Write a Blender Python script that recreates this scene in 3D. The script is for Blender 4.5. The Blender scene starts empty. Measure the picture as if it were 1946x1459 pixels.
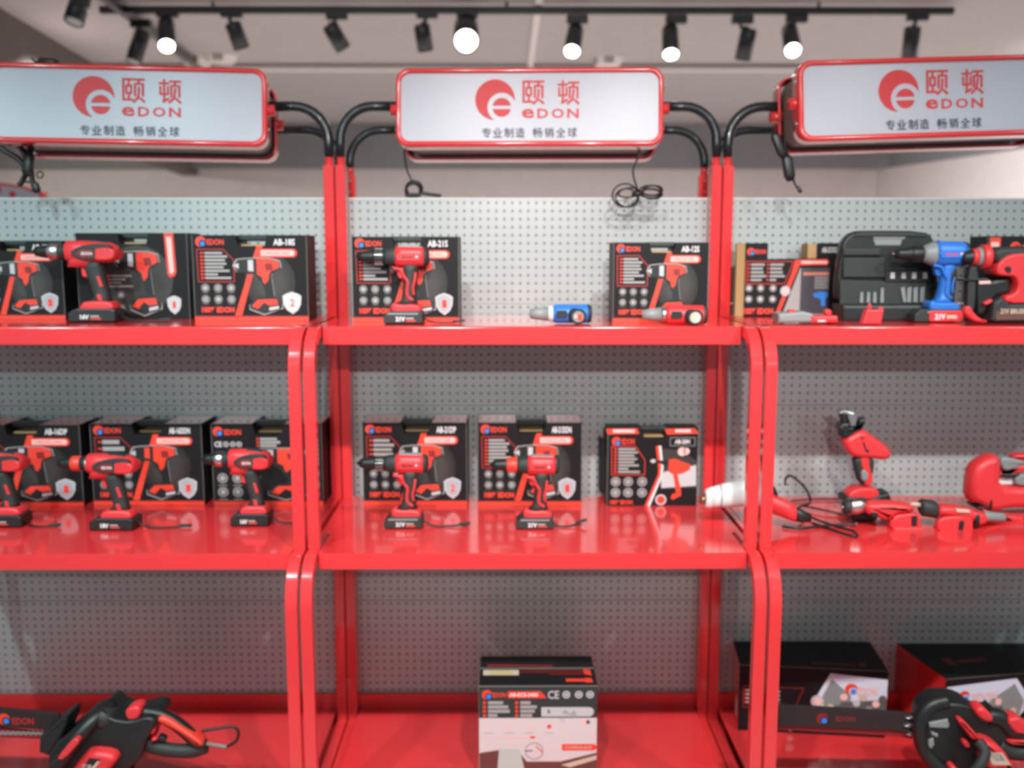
import bpy, bmesh, math, random
from mathutils import Vector, Matrix
random.seed(4)
S = bpy.context.scene
C = S.collection
PI = math.pi
# ------------------------------------------------------------------ camera
FPX = 1850.0; PITCH = math.radians(7.9); YAW = math.radians(-0.31); ZC = 1.5
cd = bpy.data.cameras.new('camera'); cam = bpy.data.objects.new('camera', cd); C.objects.link(cam)
cd.sensor_width = 36.0; cd.lens = FPX / 1946 * 36.0; cd.clip_start = 0.05; cd.clip_end = 100
cam.location = (0, 0, ZC); cam.rotation_euler = (PI/2 - PITCH, 0, YAW)
cd.dof.use_dof = True; cd.dof.focus_distance = 1.45; cd.dof.aperture_fstop = cd.lens/1000/0.0105
S.camera = cam
# ------------------------------------------------------------------ colour management, world, lights
S.view_settings.view_transform = 'Standard'; S.view_settings.look = 'None'
S.view_settings.exposure = 0.14; S.view_settings.gamma = 1.0; S.view_settings.use_curve_mapping = False
W = bpy.data.worlds.new('world'); S.world = W; W.use_nodes = True
W.node_tree.nodes['Background'].inputs[0].default_value = (0.95, 0.95, 1.0, 1)
W.node_tree.nodes['Background'].inputs[1].default_value = 0.36
def spot(loc, target, power, size=70, blend=0.6, col=(1, .97, .93), radius=0.035):
    l = bpy.data.lights.new('spot_light', 'SPOT'); l.energy = power; l.spot_size = math.radians(size)
    l.spot_blend = blend; l.color = col; l.shadow_soft_size = radius
    o = bpy.data.objects.new('spot_light', l); C.objects.link(o); o.location = loc
    d = Vector(target) - Vector(loc); o.rotation_euler = d.to_track_quat('-Z', 'Y').to_euler()
    return o
COOL = (.72, .97, 1.0); WARM = (1, .95, .92)
# near track of shop spots, above and slightly in front of the viewer
for x, tx, p, c in ((-2.0, -1.7, 46, COOL), (-1.1, -1.0, 40, COOL), (-0.25, -0.1, 54, WARM), (0.45, 0.35, 58, WARM), (1.6, 1.15, 34, WARM), (2.4, 1.8, 30, COOL)):
    spot((x, 0.5, 2.68), (tx, 2.2, 0.45), p*2.3, 76, .9, c)
# far track of shop spots behind the viewer
for x, tx, p, c in ((-2.3, -1.35, 230, COOL), (0.1, 0.15, 430, WARM), (2.4, 1.3, 85, COOL)):
    spot((x, -2.9, 2.68), (tx, 2.5, 1.68), p*1.0, 29, 1.0, c)
# unseen spots added to brighten the room beyond, near its lit track
for x in (-2.4, -0.8, 0.9, 2.6): spot((x, 5.7, 2.62), (x, 6.2, 0), 175, 150, .5, (1, .93, .94), .06)
spot((-4.6, 7.6, 2.4), (-3.8, 9.0, 0), 40, 150, .5, (.95, 1, .85), .06)  # added fill for the dark left end of the back wall
spot((2.6, 5.0, 2.5), (4.6, 7.6, 1.7), 420, 60, .8, (.95, .98, 1))  # lamp that accounts for the bright right wall
# ------------------------------------------------------------------ pixel <-> world
def ray(px, py):
    a = (px-973)/FPX; b = (729.5-py)/FPX
    d = (a, math.cos(PITCH)+b*math.sin(PITCH), -math.sin(PITCH)+b*math.cos(PITCH))
    c, s = math.cos(YAW), math.sin(YAW)
    return Vector((c*d[0]-s*d[1], s*d[0]+c*d[1], d[2]))
def at(px, py, Y):
    d = ray(px, py); return Vector((0, 0, ZC)) + d*(Y/d.y)
def onz(px, py, z):
    d = ray(px, py); return Vector((0, 0, ZC)) + d*((z-ZC)/d.z)
# ------------------------------------------------------------------ materials
MATS = {}
def mat(name, col, rough=.5, metal=0, emit=0, coat=0, spec=.5, noise=0, nscale=40):
    if name in MATS: return MATS[name]
    m = bpy.data.materials.new(name); m.use_nodes = True; nt = m.node_tree; b = nt.nodes['Principled BSDF']
    b.inputs['Base Color'].default_value = (*col, 1); b.inputs['Roughness'].default_value = rough
    b.inputs['Metallic'].default_value = metal; b.inputs['Coat Weight'].default_value = coat; b.inputs['Coat Roughness'].default_value = .06
    b.inputs['Specular IOR Level'].default_value = spec
    if emit:
        b.inputs['Emission Color'].default_value = (*col, 1); b.inputs['Emission Strength'].default_value = emit
    if noise:
        tc = nt.nodes.new('ShaderNodeTexCoord'); n = nt.nodes.new('ShaderNodeTexNoise'); n.inputs['Scale'].default_value = nscale
        mr = nt.nodes.new('ShaderNodeMapRange'); mr.inputs[3].default_value = rough-noise; mr.inputs[4].default_value = rough+noise
        nt.links.new(tc.outputs['Object'], n.inputs['Vector']); nt.links.new(n.outputs['Fac'], mr.inputs[0]); nt.links.new(mr.outputs[0], b.inputs['Roughness'])
    MATS[name] = m; return m
def srgb(r, g, b):
    f = lambda v: ((v/255+.055)/1.055)**2.4 if v > 10 else v/255/12.92
    return (f(r), f(g), f(b))
RED = mat('red_powder_coat', (.74, .036, .040), .17, coat=.6, noise=.04, nscale=8)
TRED = mat('tool_red_plastic', (.70, .036, .042), .42, noise=.05)
ORED = mat('print_red', (.78, .05, .025), .45)
BLK = mat('black_plastic', (.009, .013, .013), .42, noise=.06)
RUB = mat('dark_rubber', (.020, .027, .025), .6, noise=.05)
CART = mat('black_carton', (.008, .008, .009), .5, spec=.22, noise=.05)
GRY = mat('print_grey', (.34, .34, .33), .5)
LGRY = mat('print_light_grey', (.50, .50, .51), .5)
DGRY = mat('print_dark_grey', (.10, .10, .10), .5)
SMK = mat('print_smoke_grey', (.030, .029, .026), .5)
WHT = mat('print_white', (.70, .68, .68), .5)
PINK = mat('print_pink_white', (.85, .52, .48), .5)
BLU = mat('print_blue', (.03, .22, .75), .5)
DRD = mat('print_dark_red', (.22, .012, .016), .5)
SIL = mat('silver_metal', (.62, .64, .64), .28, metal=1)
SPL = mat('grey_plastic', (.22, .25, .25), .45)
TBLU = mat('tool_blue_plastic', (.02, .17, .62), .4)
KRAFT = mat('kraft_cardboard', (.42, .27, .12), .8, noise=.05)
SIGNW = mat('sign_white_acrylic', (.42, .44, .50), .32)
BAND = mat('sign_brown_band', (.22, .18, .155), .6, noise=.08)
SRED = mat('sign_red', (.60, .015, .022), .5)
SNAV = mat('sign_navy', (.012, .020, .045), .5)
ARM = mat('black_steel_tube', (.012, .018, .022), .3, coat=.3)
CAB = mat('black_cable', (.012, .012, .013), .4)
WPL = mat('white_plastic', (.66, .72, .70), .35)
SKY = mat('print_pale_sky', (.62, .68, .80), .5)
CREAM = mat('label_cream', (.55, .46, .36), .6)
EDGE = mat('carton_pale_edge', (.17, .17, .155), .7)  # pale grey lines along carton edges and the flap seam
def peg_mat():
    m = bpy.data.materials.new('perforated_steel'); m.use_nodes = True; nt = m.node_tree; N = nt.nodes; L = nt.links
    b = N['Principled BSDF']; b.inputs['Roughness'].default_value = .27; b.inputs['Specular IOR Level'].default_value = .9
    tc = N.new('ShaderNodeTexCoord'); sp = N.new('ShaderNodeSeparateXYZ'); L.new(tc.outputs['Object'], sp.inputs[0])
    def M(op, a, v=None):
        n = N.new('ShaderNodeMath'); n.operation = op
        if isinstance(a, (int, float)): n.inputs[0].default_value = a
        else: L.new(a, n.inputs[0])
        if v is not None:
            if isinstance(v, (int, float)): n.inputs[1].default_value = v
            else: L.new(v, n.inputs[1])
        return n.outputs[0]
    s = .02108
    fx = M('SUBTRACT', M('FRACT', M('ADD', M('DIVIDE', sp.outputs[0], s), 200.5)), .5)
    fz = M('SUBTRACT', M('FRACT', M('ADD', M('DIVIDE', M('SUBTRACT', sp.outputs[2], .534), s), 100.0)), .5)
    r = M('SQRT', M('ADD', M('MULTIPLY', fx, fx), M('MULTIPLY', fz, fz)))
    mr = N.new('ShaderNodeMapRange'); mr.inputs[1].default_value = .10; mr.inputs[2].default_value = .16; L.new(r, mr.inputs[0])
    mx = N.new('ShaderNodeMix'); mx.data_type = 'RGBA'; L.new(mr.outputs[0], mx.inputs[0])
    mx.inputs[6].default_value = (.10, .11, .11, 1); mx.inputs[7].default_value = (.40, .445, .44, 1)
    L.new(mx.outputs[2], b.inputs['Base Color'])
    bp = N.new('ShaderNodeBump'); bp.inputs['Distance'].default_value = .002; L.new(mr.outputs[0], bp.inputs['Height']); L.new(bp.outputs[0], b.inputs['Normal'])
    return m
PEG = peg_mat()
# ------------------------------------------------------------------ mesh builder
class MB:
    def __init__(s): s.v = []; s.f = []; s.m = []; s.sm = []; s.slots = []
    def slot(s, m):
        if m not in s.slots: s.slots.append(m)
        return s.slots.index(m)
    def add(s, vs, fs, m, smooth=False, X=None):
        o = len(s.v); k = s.slot(m)
        s.v += [(X @ Vector(p)) if X is not None else Vector(p) for p in vs]
        for f in fs: s.f.append([i+o for i in f]); s.m.append(k); s.sm.append(smooth if isinstance(smooth, bool) else True)
        return s
    def build(s, name, parent=None, X=None, org=None):
        vs = s.v
        if X is not None: vs = [X @ p for p in vs]
        if org is not None: vs = [p-org for p in vs]
        me = bpy.data.meshes.new(name); me.from_pydata([tuple(p) for p in vs], [], s.f)
        for m in s.slots: me.materials.append(m)
        for p, k, sm in zip(me.polygons, s.m, s.sm): p.material_index = k; p.use_smooth = sm
        me.update()
        bm = bmesh.new(); bm.from_mesh(me); bmesh.ops.remove_doubles(bm, verts=bm.verts[:], dist=2e-7)
        loose = [f for f in bm.faces if f.calc_area() < 1e-12]
        if loose: bmesh.ops.delete(bm, geom=loose, context='FACES')
        closed = [f for f in bm.faces if all(not e.is_boundary for e in f.edges)]
        if closed: bmesh.ops.recalc_face_normals(bm, faces=closed)
        bm.to_mesh(me); bm.free()
        o = bpy.data.objects.new(name, me); C.objects.link(o)
        if parent is not None: o.parent = parent
        return o
    # --- shapes
    def box(s, a, b, m, bev=0, X=None):
        x0, y0, z0 = a; x1, y1, z1 = b
        if bev <= 0:
            v = [(x, y, z) for x in (x0, x1) for y in (y0, y1) for z in (z0, z1)]
            return s.add(v, [(0,1,3,2), (4,6,7,5), (0,4,5,1), (2,3,7,6), (0,2,6,4), (1,5,7,3)], m, False, X)
        bm = bmesh.new(); bmesh.ops.create_cube(bm, size=1)
        for q in bm.verts: q.co = Vector(((x0+x1)/2+q.co.x*(x1-x0), (y0+y1)/2+q.co.y*(y1-y0), (z0+z1)/2+q.co.z*(z1-z0)))
        bmesh.ops.bevel(bm, geom=bm.edges[:], offset=bev, segments=2, affect='EDGES', profile=.5)
        bm.verts.index_update(); vs = [q.co.copy() for q in bm.verts]; fs = [[q.index for q in f.verts] for f in bm.faces]; bm.free()
        return s.add(vs, fs, m, False, X)
    def tube(s, pts, r, m, n=8, closed=False, smooth=True, X=None, res=0):
        P = [Vector(p) for p in pts]
        if res: P = catmull(P, res, closed)
        k = len(P); rr = r if isinstance(r, (list, tuple)) else [r]*k
        if len(rr) != k: rr = [rr[min(len(rr)-1, int(i*len(rr)/k))] for i in range(k)]
        vs = []; up = Vector((0, 0, 1)); prev = None
        for i, p in enumerate(P):
            a = P[(i-1) % k] if (closed or i > 0) else p; b = P[(i+1) % k] if (closed or i < k-1) else p
            t = (b-a); t = t.normalized() if t.length > 1e-9 else Vector((0, 0, 1))
            if prev is None:
                u = t.cross(up); u = u.normalized() if u.length > 1e-3 else t.cross(Vector((0, 1, 0))).normalized()
            else:
                u = prev - t*prev.dot(t); u = u.normalized() if u.length > 1e-6 else t.orthogonal().normalized()
            prev = u; w = t.cross(u)
            for j in range(n):
                a_ = 2*PI*j/n; vs.append(p + (u*math.cos(a_)+w*math.sin(a_))*rr[i])
        fs = []
        for i in range(k if closed else k-1):
            for j in range(n):
                q = (i+1) % k; fs.append((i*n+j, i*n+(j+1) % n, q*n+(j+1) % n, q*n+j))
        s.add(vs, fs, m, smooth, X)
        if not closed:
            s.add(vs[:n], [tuple(range(n))], m, False, X); s.add(vs[-n:], [tuple(range(n))], m, False, X)
        return s
    def loft(s, secs, m, n=20, smooth=True, X=None, caps=True):
        """secs: (centre, u axis, v axis, ru, rv, power)"""
        vs = []
        for c, u, v, ru, rv, pw in secs:
            c = Vector(c); u = Vector(u).normalized(); v = Vector(v).normalized()
            for j in range(n):
                a = 2*PI*j/n; ca, sa = math.cos(a), math.sin(a); e = 2/pw
                vs.append(c + u*(ru*math.copysign(abs(ca)**e, ca)) + v*(rv*math.copysign(abs(sa)**e, sa)))
        k = len(secs); fs = [(i*n+j, i*n+(j+1) % n, (i+1)*n+(j+1) % n, (i+1)*n+j) for i in range(k-1) for j in range(n)]
        s.add(vs, fs, m, smooth, X)
        if caps: s.add(vs[:n], [tuple(range(n))], m, False, X); s.add(vs[-n:], [tuple(range(n))], m, False, X)
        return s
    def lathe_x(s, prof, m, n=24, X=None, y=0, z=0):
        """prof: (x, r) along x"""
        return s.loft([((x, y, z), (0, 1, 0), (0, 0, 1), max(r, 1e-4), max(r, 1e-4), 2) for x, r in prof], m, n, True, X)
    def slab(s, pts, y0, y1, bev, m, X=None, smooth_iter=0, dome=0):
        """outline pts (x,z) extruded from y0 (front) to y1, rounded edges"""
        P = [Vector((p[0], p[1])) for p in pts]
        if smooth_iter: P = chaikin(P, smooth_iter)
        A = sum(P[i].x*P[(i+1) % len(P)].y-P[(i+1) % len(P)].x*P[i].y for i in range(len(P)))
        if A < 0: P = P[::-1]
        n = len(P); nor = []
        for i in range(n):
            a = (P[i]-P[i-1]); b = (P[(i+1) % n]-P[i])
            a = a.normalized() if a.length > 1e-9 else Vector((1, 0)); b = b.normalized() if b.length > 1e-9 else a
            t = (a+b); t = t.normalized() if t.length > 1e-6 else a
            nn = Vector((-t.y, t.x)); k = max(.5, nn.dot(Vector((-a.y, a.x)))); nor.append(nn/k)
        st = [(bev, 0), (bev*.3, bev*.3), (0, bev)] if bev > 0 else [(0, 0)]
        rings = [(i, y0+d) for i, d in st] + [(i, y1-d) for i, d in st[::-1]]
        vs = []
        for ins, y in rings:
            for p, q in zip(P, nor): w = p+q*ins; vs.append((w.x, y, w.y))
        fs = [(r*n+j, r*n+(j+1) % n, (r+1)*n+(j+1) % n, (r+1)*n+j) for r in range(len(rings)-1) for j in range(n)]
        s.add(vs, fs, m, bool(bev > 0 and smooth_iter), X)
        s.add(vs[:n], [tuple(range(n))], m, False, X); s.add(vs[-n:], [tuple(range(n-1, -1, -1))], m, False, X)
        return s
    # --- flat print on a plane facing -y at depth y
    def poly(s, pts, y, m, X=None):
        return s.add([(p[0], y, p[1]) for p in pts], [tuple(range(len(pts)))], m, False, X)
    def rect(s, x0, z0, x1, z1, y, m, X=None): return s.poly([(x0, z0), (x1, z0), (x1, z1), (x0, z1)], y, m, X)
    def disc(s, cx, cz, r, y, m, n=20, X=None): return s.poly([(cx+r*math.cos(2*PI*i/n), cz+r*math.sin(2*PI*i/n)) for i in range(n)], y, m, X)
    def ring(s, cx, cz, r0, r1, y, m, n=20, X=None):
        vs = [(cx+r*math.cos(2*PI*i/n), y, cz+r*math.sin(2*PI*i/n)) for r in (r0, r1) for i in range(n)]
        return s.add(vs, [(i, (i+1) % n, n+(i+1) % n, n+i) for i in range(n)], m, False, X)
    def pill(s, x0, z0, x1, z1, y, m, X=None):
        r = (z1-z0)/2; n = 8
        pts = [(x0, z0)] + [(x1-r+r*math.cos(-PI/2+PI*i/n), z0+r+r*math.sin(-PI/2+PI*i/n)) for i in range(n+1)] + [(x0, z1)]
        return s.poly(pts, y, m, X)
    def line(s, pts, w, y, m, closed=False, X=None):
        k = len(pts)
        for i in range(k if closed else k-1):
            a = Vector(pts[i]); b = Vector(pts[(i+1) % k]); d = b-a
            if d.length < 1e-9: continue
            q = Vector((-d.y, d.x)).normalized()*w/2; e = d.normalized()*w/2
            s.poly([a-q-e, b-q+e, b+q+e, a+q-e], y, m, X)
        return s
    def text(s, txt, x0, z0, x1, z1, y, m, X=None, bold=.02, slant=0):
        vs, fs, (w, h) = text_mesh(txt, bold)
        if not vs: return s
        out = []
        for a, b in vs: out.append((x0+(a/w)*(x1-x0)+slant*(b/h)*(z1-z0), y, z0+(b/h)*(z1-z0)))
        return s.add(out, fs, m, False, X)
TC = {}
def text_mesh(txt, bold):
    k = (txt, bold)
    if k in TC: return TC[k]
    cu = bpy.data.curves.new('lettering', 'FONT'); cu.body = txt; cu.size = 1; cu.offset = bold; cu.resolution_u = 2
    o = bpy.data.objects.new('lettering', cu); C.objects.link(o)
    dg = bpy.context.evaluated_depsgraph_get(); dg.update(); me = o.evaluated_get(dg).to_mesh()
    vs = [(v.co.x, v.co.y) for v in me.vertices]; fs = [tuple(p.vertices) for p in me.polygons]
    o.evaluated_get(dg).to_mesh_clear(); C.objects.unlink(o); bpy.data.objects.remove(o); bpy.data.curves.remove(cu)
    if vs:
        mx = min(v[0] for v in vs); mz = min(v[1] for v in vs); w = max(v[0] for v in vs)-mx; h = max(v[1] for v in vs)-mz
        vs = [(a-mx, b-mz) for a, b in vs]
    else: w = h = 1
    TC[k] = (vs, fs, (w or 1, h or 1)); return TC[k]
def chaikin(P, it):
    for _ in range(it):
        Q = []
        for i in range(len(P)):
            a = P[i]; b = P[(i+1) % len(P)]; Q += [a*.75+b*.25, a*.25+b*.75]
        P = Q
    return P
def catmull(P, res, closed=False):
    n = len(P); out = []
    for i in range(n if closed else n-1):
        if closed: p0, p1, p2, p3 = P[i-1], P[i], P[(i+1) % n], P[(i+2) % n]
        else: p0, p1, p2, p3 = P[max(i-1, 0)], P[i], P[i+1], P[min(i+2, n-1)]
        for k in range(res):
            t = k/res
            out.append(.5*((2*p1)+(p2-p0)*t+(2*p0-5*p1+4*p2-p3)*t*t+(-p0+3*p1-3*p2+p3)*t**3))
    if not closed: out.append(P[-1])
    return out
def rrect(x0, z0, x1, z1, r, n=6):
    pts = []
    for cx, cz, a0 in ((x1-r, z0+r, -PI/2), (x1-r, z1-r, 0), (x0+r, z1-r, PI/2), (x0+r, z0+r, PI)):
        for i in range(n+1): a = a0+PI/2*i/n; pts.append((cx+r*math.cos(a), cz+r*math.sin(a)))
    return pts
def thing(name, label, cat, loc=(0, 0, 0), rz=0, group=None, rot=None):
    o = bpy.data.objects.new(name, None); C.objects.link(o); o.location = loc; o.rotation_euler = rot if rot else (0, 0, rz)
    o.empty_display_size = .05
    o['label'] = label; o['category'] = cat
    if group: o['group'] = group
    return o
def tag(o, label, cat, group=None):
    o['label'] = label; o['category'] = cat
    if group: o['group'] = group
    return o
def struct(o): o['kind'] = 'structure'; return o
def dup(o, parent=None):
    c = o.copy(); C.objects.link(c)
    if parent is not None: c.parent = parent
    for ch in list(o.children): dup(ch, c)
    return c

# ================================================================== ROOM
def wallmat(name, col, rough=.85, bump=.1, sc=9):
    m = mat(name, col, rough); nt = m.node_tree; b = nt.nodes['Principled BSDF']
    tc = nt.nodes.new('ShaderNodeTexCoord'); n = nt.nodes.new('ShaderNodeTexNoise'); n.inputs['Scale'].default_value = sc; n.inputs['Detail'].default_value = 6
    nt.links.new(tc.outputs['Object'], n.inputs['Vector'])
    mx = nt.nodes.new('ShaderNodeMix'); mx.data_type = 'RGBA'; nt.links.new(n.outputs['Fac'], mx.inputs[0])
    mx.inputs[6].default_value = (*[c*.93 for c in col], 1); mx.inputs[7].default_value = (*[min(1, c*1.07) for c in col], 1)
    nt.links.new(mx.outputs[2], b.inputs['Base Color'])
    bp = nt.nodes.new('ShaderNodeBump'); bp.inputs['Strength'].default_value = bump; nt.links.new(n.outputs['Fac'], bp.inputs['Height']); nt.links.new(bp.outputs[0], b.inputs['Normal'])
    return m
CEIL = wallmat('ceiling_paint', (.58, .54, .53)); CEIL2 = wallmat('ceiling_dark_paint', (.50, .48, .47)); WALL = wallmat('wall_cream_paint', (.88, .80, .77))
BULK = wallmat('bulkhead_grey_paint', (.30, .30, .305)); WLEFT = wallmat('wall_brown_grey_paint', (.16, .14, .125)); FLO = wallmat('floor_grey_tile', (.50, .47, .45), .4)
TRIM = mat('trim_white', (.95, .90, .85), .5)
ZCL = 2.75; YB = 9.9; YT = 6.9
b = MB(); b.box((-7.6, -5, -.1), (7, 11, 0), FLO); struct(b.build('floor'))
b = MB(); b.box((-7.6, 1.9, ZCL), (7, YT, ZCL+.1), CEIL); b.box((-7.6, YT, ZCL-.02), (7, 11, ZCL+.1), CEIL2); struct(b.build('ceiling'))
b = MB(); b.box((-7.5, YB+.25, 0), (4.0, YB+.4, ZCL), WALL); struct(b.build('wall_back'))
zb = at(1000, 318, YB).z
b = MB(); b.box((-7.5, YB, zb), (3.82, YB+.26, ZCL), BULK); struct(b.build('trim_1'))
def plank(p, q, z0, z1, th, m):
    p = Vector((p[0], p[1], 0)); q = Vector((q[0], q[1], 0)); d = (q-p).normalized(); n = Vector((-d.y, d.x, 0))*th
    vs = [p, q, q+n, p+n]; vs = [(v.x, v.y, z0) for v in vs]+[(v.x, v.y, z1) for v in vs]
    b = MB(); b.add(vs, [(0,1,2,3), (4,7,6,5), (0,4,5,1), (1,5,6,2), (2,6,7,3), (3,7,4,0)], m); return b
rc = at(1690, 318, YB); rr = at(1946, 246, 7.0)
struct(plank((3.95, YB+.25), (4.9, 5.0), 0, ZCL, -.15, WALL).build('wall_right'))
struct(plank((rc.x, rc.y), (4.75, 5.0), zb, ZCL, .2, BULK).build('trim_2'))
l1 = onz(0, 15, ZCL); l2 = onz(185, 125, ZCL); dd = (l2-l1).normalized(); l0 = l1-dd*3; l3 = l1+dd*4.9
struct(plank((l0.x, l0.y), (l3.x, l3.y), 2.24, ZCL, .15, WLEFT).build('trim_5'))
b = MB(); b.box((-7.6, 2.0, 0), (-7.5, YB+.4, ZCL), WALL); struct(b.build('wall_left'))
# white edge strips on the ceiling
b = MB(); b.box((-3.0, YT-.03, ZCL-.045), (4.5, YT+.03, ZCL-.021), TRIM); struct(b.build('trim_3'))
b = MB(); x_ = onz(1016, 60, ZCL).x; b.box((x_-.018, 3.0, ZCL-.02), (x_+.018, YT-.03, ZCL), TRIM); struct(b.build('trim_4'))
# recessed discs in the ceiling
for k, (px, py) in enumerate(((375, 111), (421, 107), (1155, 112))):
    p = onz(px, py, ZCL); b = MB(); n = 20
    b.loft([((p.x, p.y, ZCL-.0), (1,0,0), (0,1,0), .10, .10, 2), ((p.x, p.y, ZCL-.04), (1,0,0), (0,1,0), .085, .085, 2)], TRIM, 20)
    tag(b.build('ceiling_disc'), ('round white fitting on the ceiling above the left signboard, left one of the pair', 'round white fitting on the ceiling above the left signboard, right one of the pair',
        'round pale fitting on the ceiling behind the middle signboard')[k], 'ceiling fitting', 'round ceiling fittings')
# ---- lighting tracks
ZT = 2.715
tl = at(190, 19, 5.2); tr = at(1812, 17, 5.2); ty = 5.2; tz = at(1000, 20, ty).z
b = MB(); b.box((tl.x, ty-.018, tz-.018), (tr.x, ty+.018, tz+.018), ARM, .004)
b.tube([(-1.5, ty, tz), (-1.5, ty, ZCL)], .008, ARM); b.tube([(1.6, ty, tz), (1.6, ty, ZCL)], .008, ARM); b.tube([(0, ty, tz), (0, ty, ZCL)], .008, ARM)
tag(b.build('lighting_track'), 'long black lighting track running across the ceiling above the signs', 'lighting track')
p0 = onz(165, -30, tz); p1 = onz(390, 136, tz); d = (p1-p0).normalized(); q = Vector((-d.y, d.x, 0))*.018; b = MB()
vs = [p0-q, p1-q, p1+q, p0+q]; vs = [(v.x, v.y, tz-.02) for v in vs]+[(v.x, v.y, tz+.02) for v in vs]
b.add(vs, [(0,1,2,3), (4,7,6,5), (0,4,5,1), (1,5,6,2), (2,6,7,3), (3,7,4,0)], ARM)
pm = p0+(p1-p0)*.5; b.tube([(pm.x, pm.y, tz), (pm.x, pm.y, ZCL)], .008, ARM)
tag(b.build('lighting_track'), 'black lighting track running away at an angle at top left', 'lighting track')
GLOW = mat('lamp_glow', (1, .96, .88), .5, emit=22); DIM = mat('lamp_face_off', (.55, .58, .56), .3)
def track_spot(ax, ay, Y, bot, dy, lit, label, r=.038, L=None, top=None):
    """adapter at pixel (ax, ay); can runs from pixel top to pixel bot, the lamp end dy nearer the viewer"""
    a = at(ax, ay, Y); t0 = at(top[0], top[1], Y); e = at(bot[0], bot[1], Y-dy)
    g = 'track spotlights along the ceiling'
    o = thing('track_spotlight', label, 'spotlight', a, 0, g)
    m = MB(); m.box((a.x-.055, Y-.022, a.z-.03), (a.x+.055, Y+.022, a.z+.012), ARM, .006); m.build('adapter', o, org=a)
    m = MB(); m.tube([(a.x-.01, Y, a.z-.02), (a.x-.01, Y, a.z-.045), tuple(t0)], .010, ARM, 8); m.build('stem', o, org=a)
    ax_ = (e-t0).normalized(); u = ax_.orthogonal().normalized(); v = ax_.cross(u)
    m = MB(); m.loft([(t0-ax_*.0, u, v, r*.8, r*.8, 2), (t0+ax_*.012, u, v, r, r, 2), (e, u, v, r, r, 2), (e, u, v, r*.88, r*.88, 2), (e-ax_*.02, u, v, r*.85, r*.85, 2)], ARM, 24)
    m.build('lamp_can', o, org=a)
    m = MB(); m.loft([(e-ax_*.012, u, v, r*.86, r*.86, 2), (e-ax_*.002, u, v, r*.86, r*.86, 2), (e+ax_*(.012 if lit else .0), u, v, r*.5, r*.5, 2)], GLOW if lit else DIM, 24)
    m.build('lamp_lens', o, org=a)
SP = [(318, 22, (316, 42), (317, 88), .16, 1, 'lit black track spotlight at the junction of the two tracks, top left'),
      (440, 22, (441, 42), (460, 92), -.05, 0, 'unlit black track spotlight leaning right, next after the lit one at left'),
      (640, 26, (625, 46), (653, 93), -.05, 0, 'unlit black track spotlight with the strongest lean to the right'),
      (812, 24, (801, 46), (809, 96), -.05, 0, 'unlit black track spotlight just left of the brightest lamp'),
      (888, 24, (886, 48), (886, 78), .24, 1, 'brightest track spotlight glaring straight at the viewer above the middle sign'),
      (1097, 34, (1094, 54), (1087, 98), .14, 1, 'lit track spotlight above the right half of the middle sign'),
      (1285, 34, (1273, 54), (1275, 104), .12, 1, 'lit track spotlight just right of the middle sign'),
      (1411, 34, (1424, 54), (1411, 114), -.05, 0, 'unlit track spotlight leaning left between two lit ones, right of centre'),
      (1514, 32, (1500, 56), (1507, 96), .18, 1, 'lit track spotlight at the left end of the right signboard'),
      (1744, 28, (1735, 50), (1728, 112), -.05, 0, 'unlit track spotlight partly hidden behind the right signboard')]
for ax, ay, tp, bt, dy, lit, lb in SP: track_spot(ax, ay, 5.2, bt, dy, lit, lb, top=tp, r=.042 if ax != 888 else .062)
track_spot(158, -28, 4.4, (140, 42), .05, 0, 'black track spotlight cut off by the top edge, leftmost of all', top=(156, -10), r=.042)
track_spot(268, 42, 5.4, (253, 118), .05, 0, 'black track spotlight aimed down from the angled track at left', top=(272, 60), r=.042)
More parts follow.
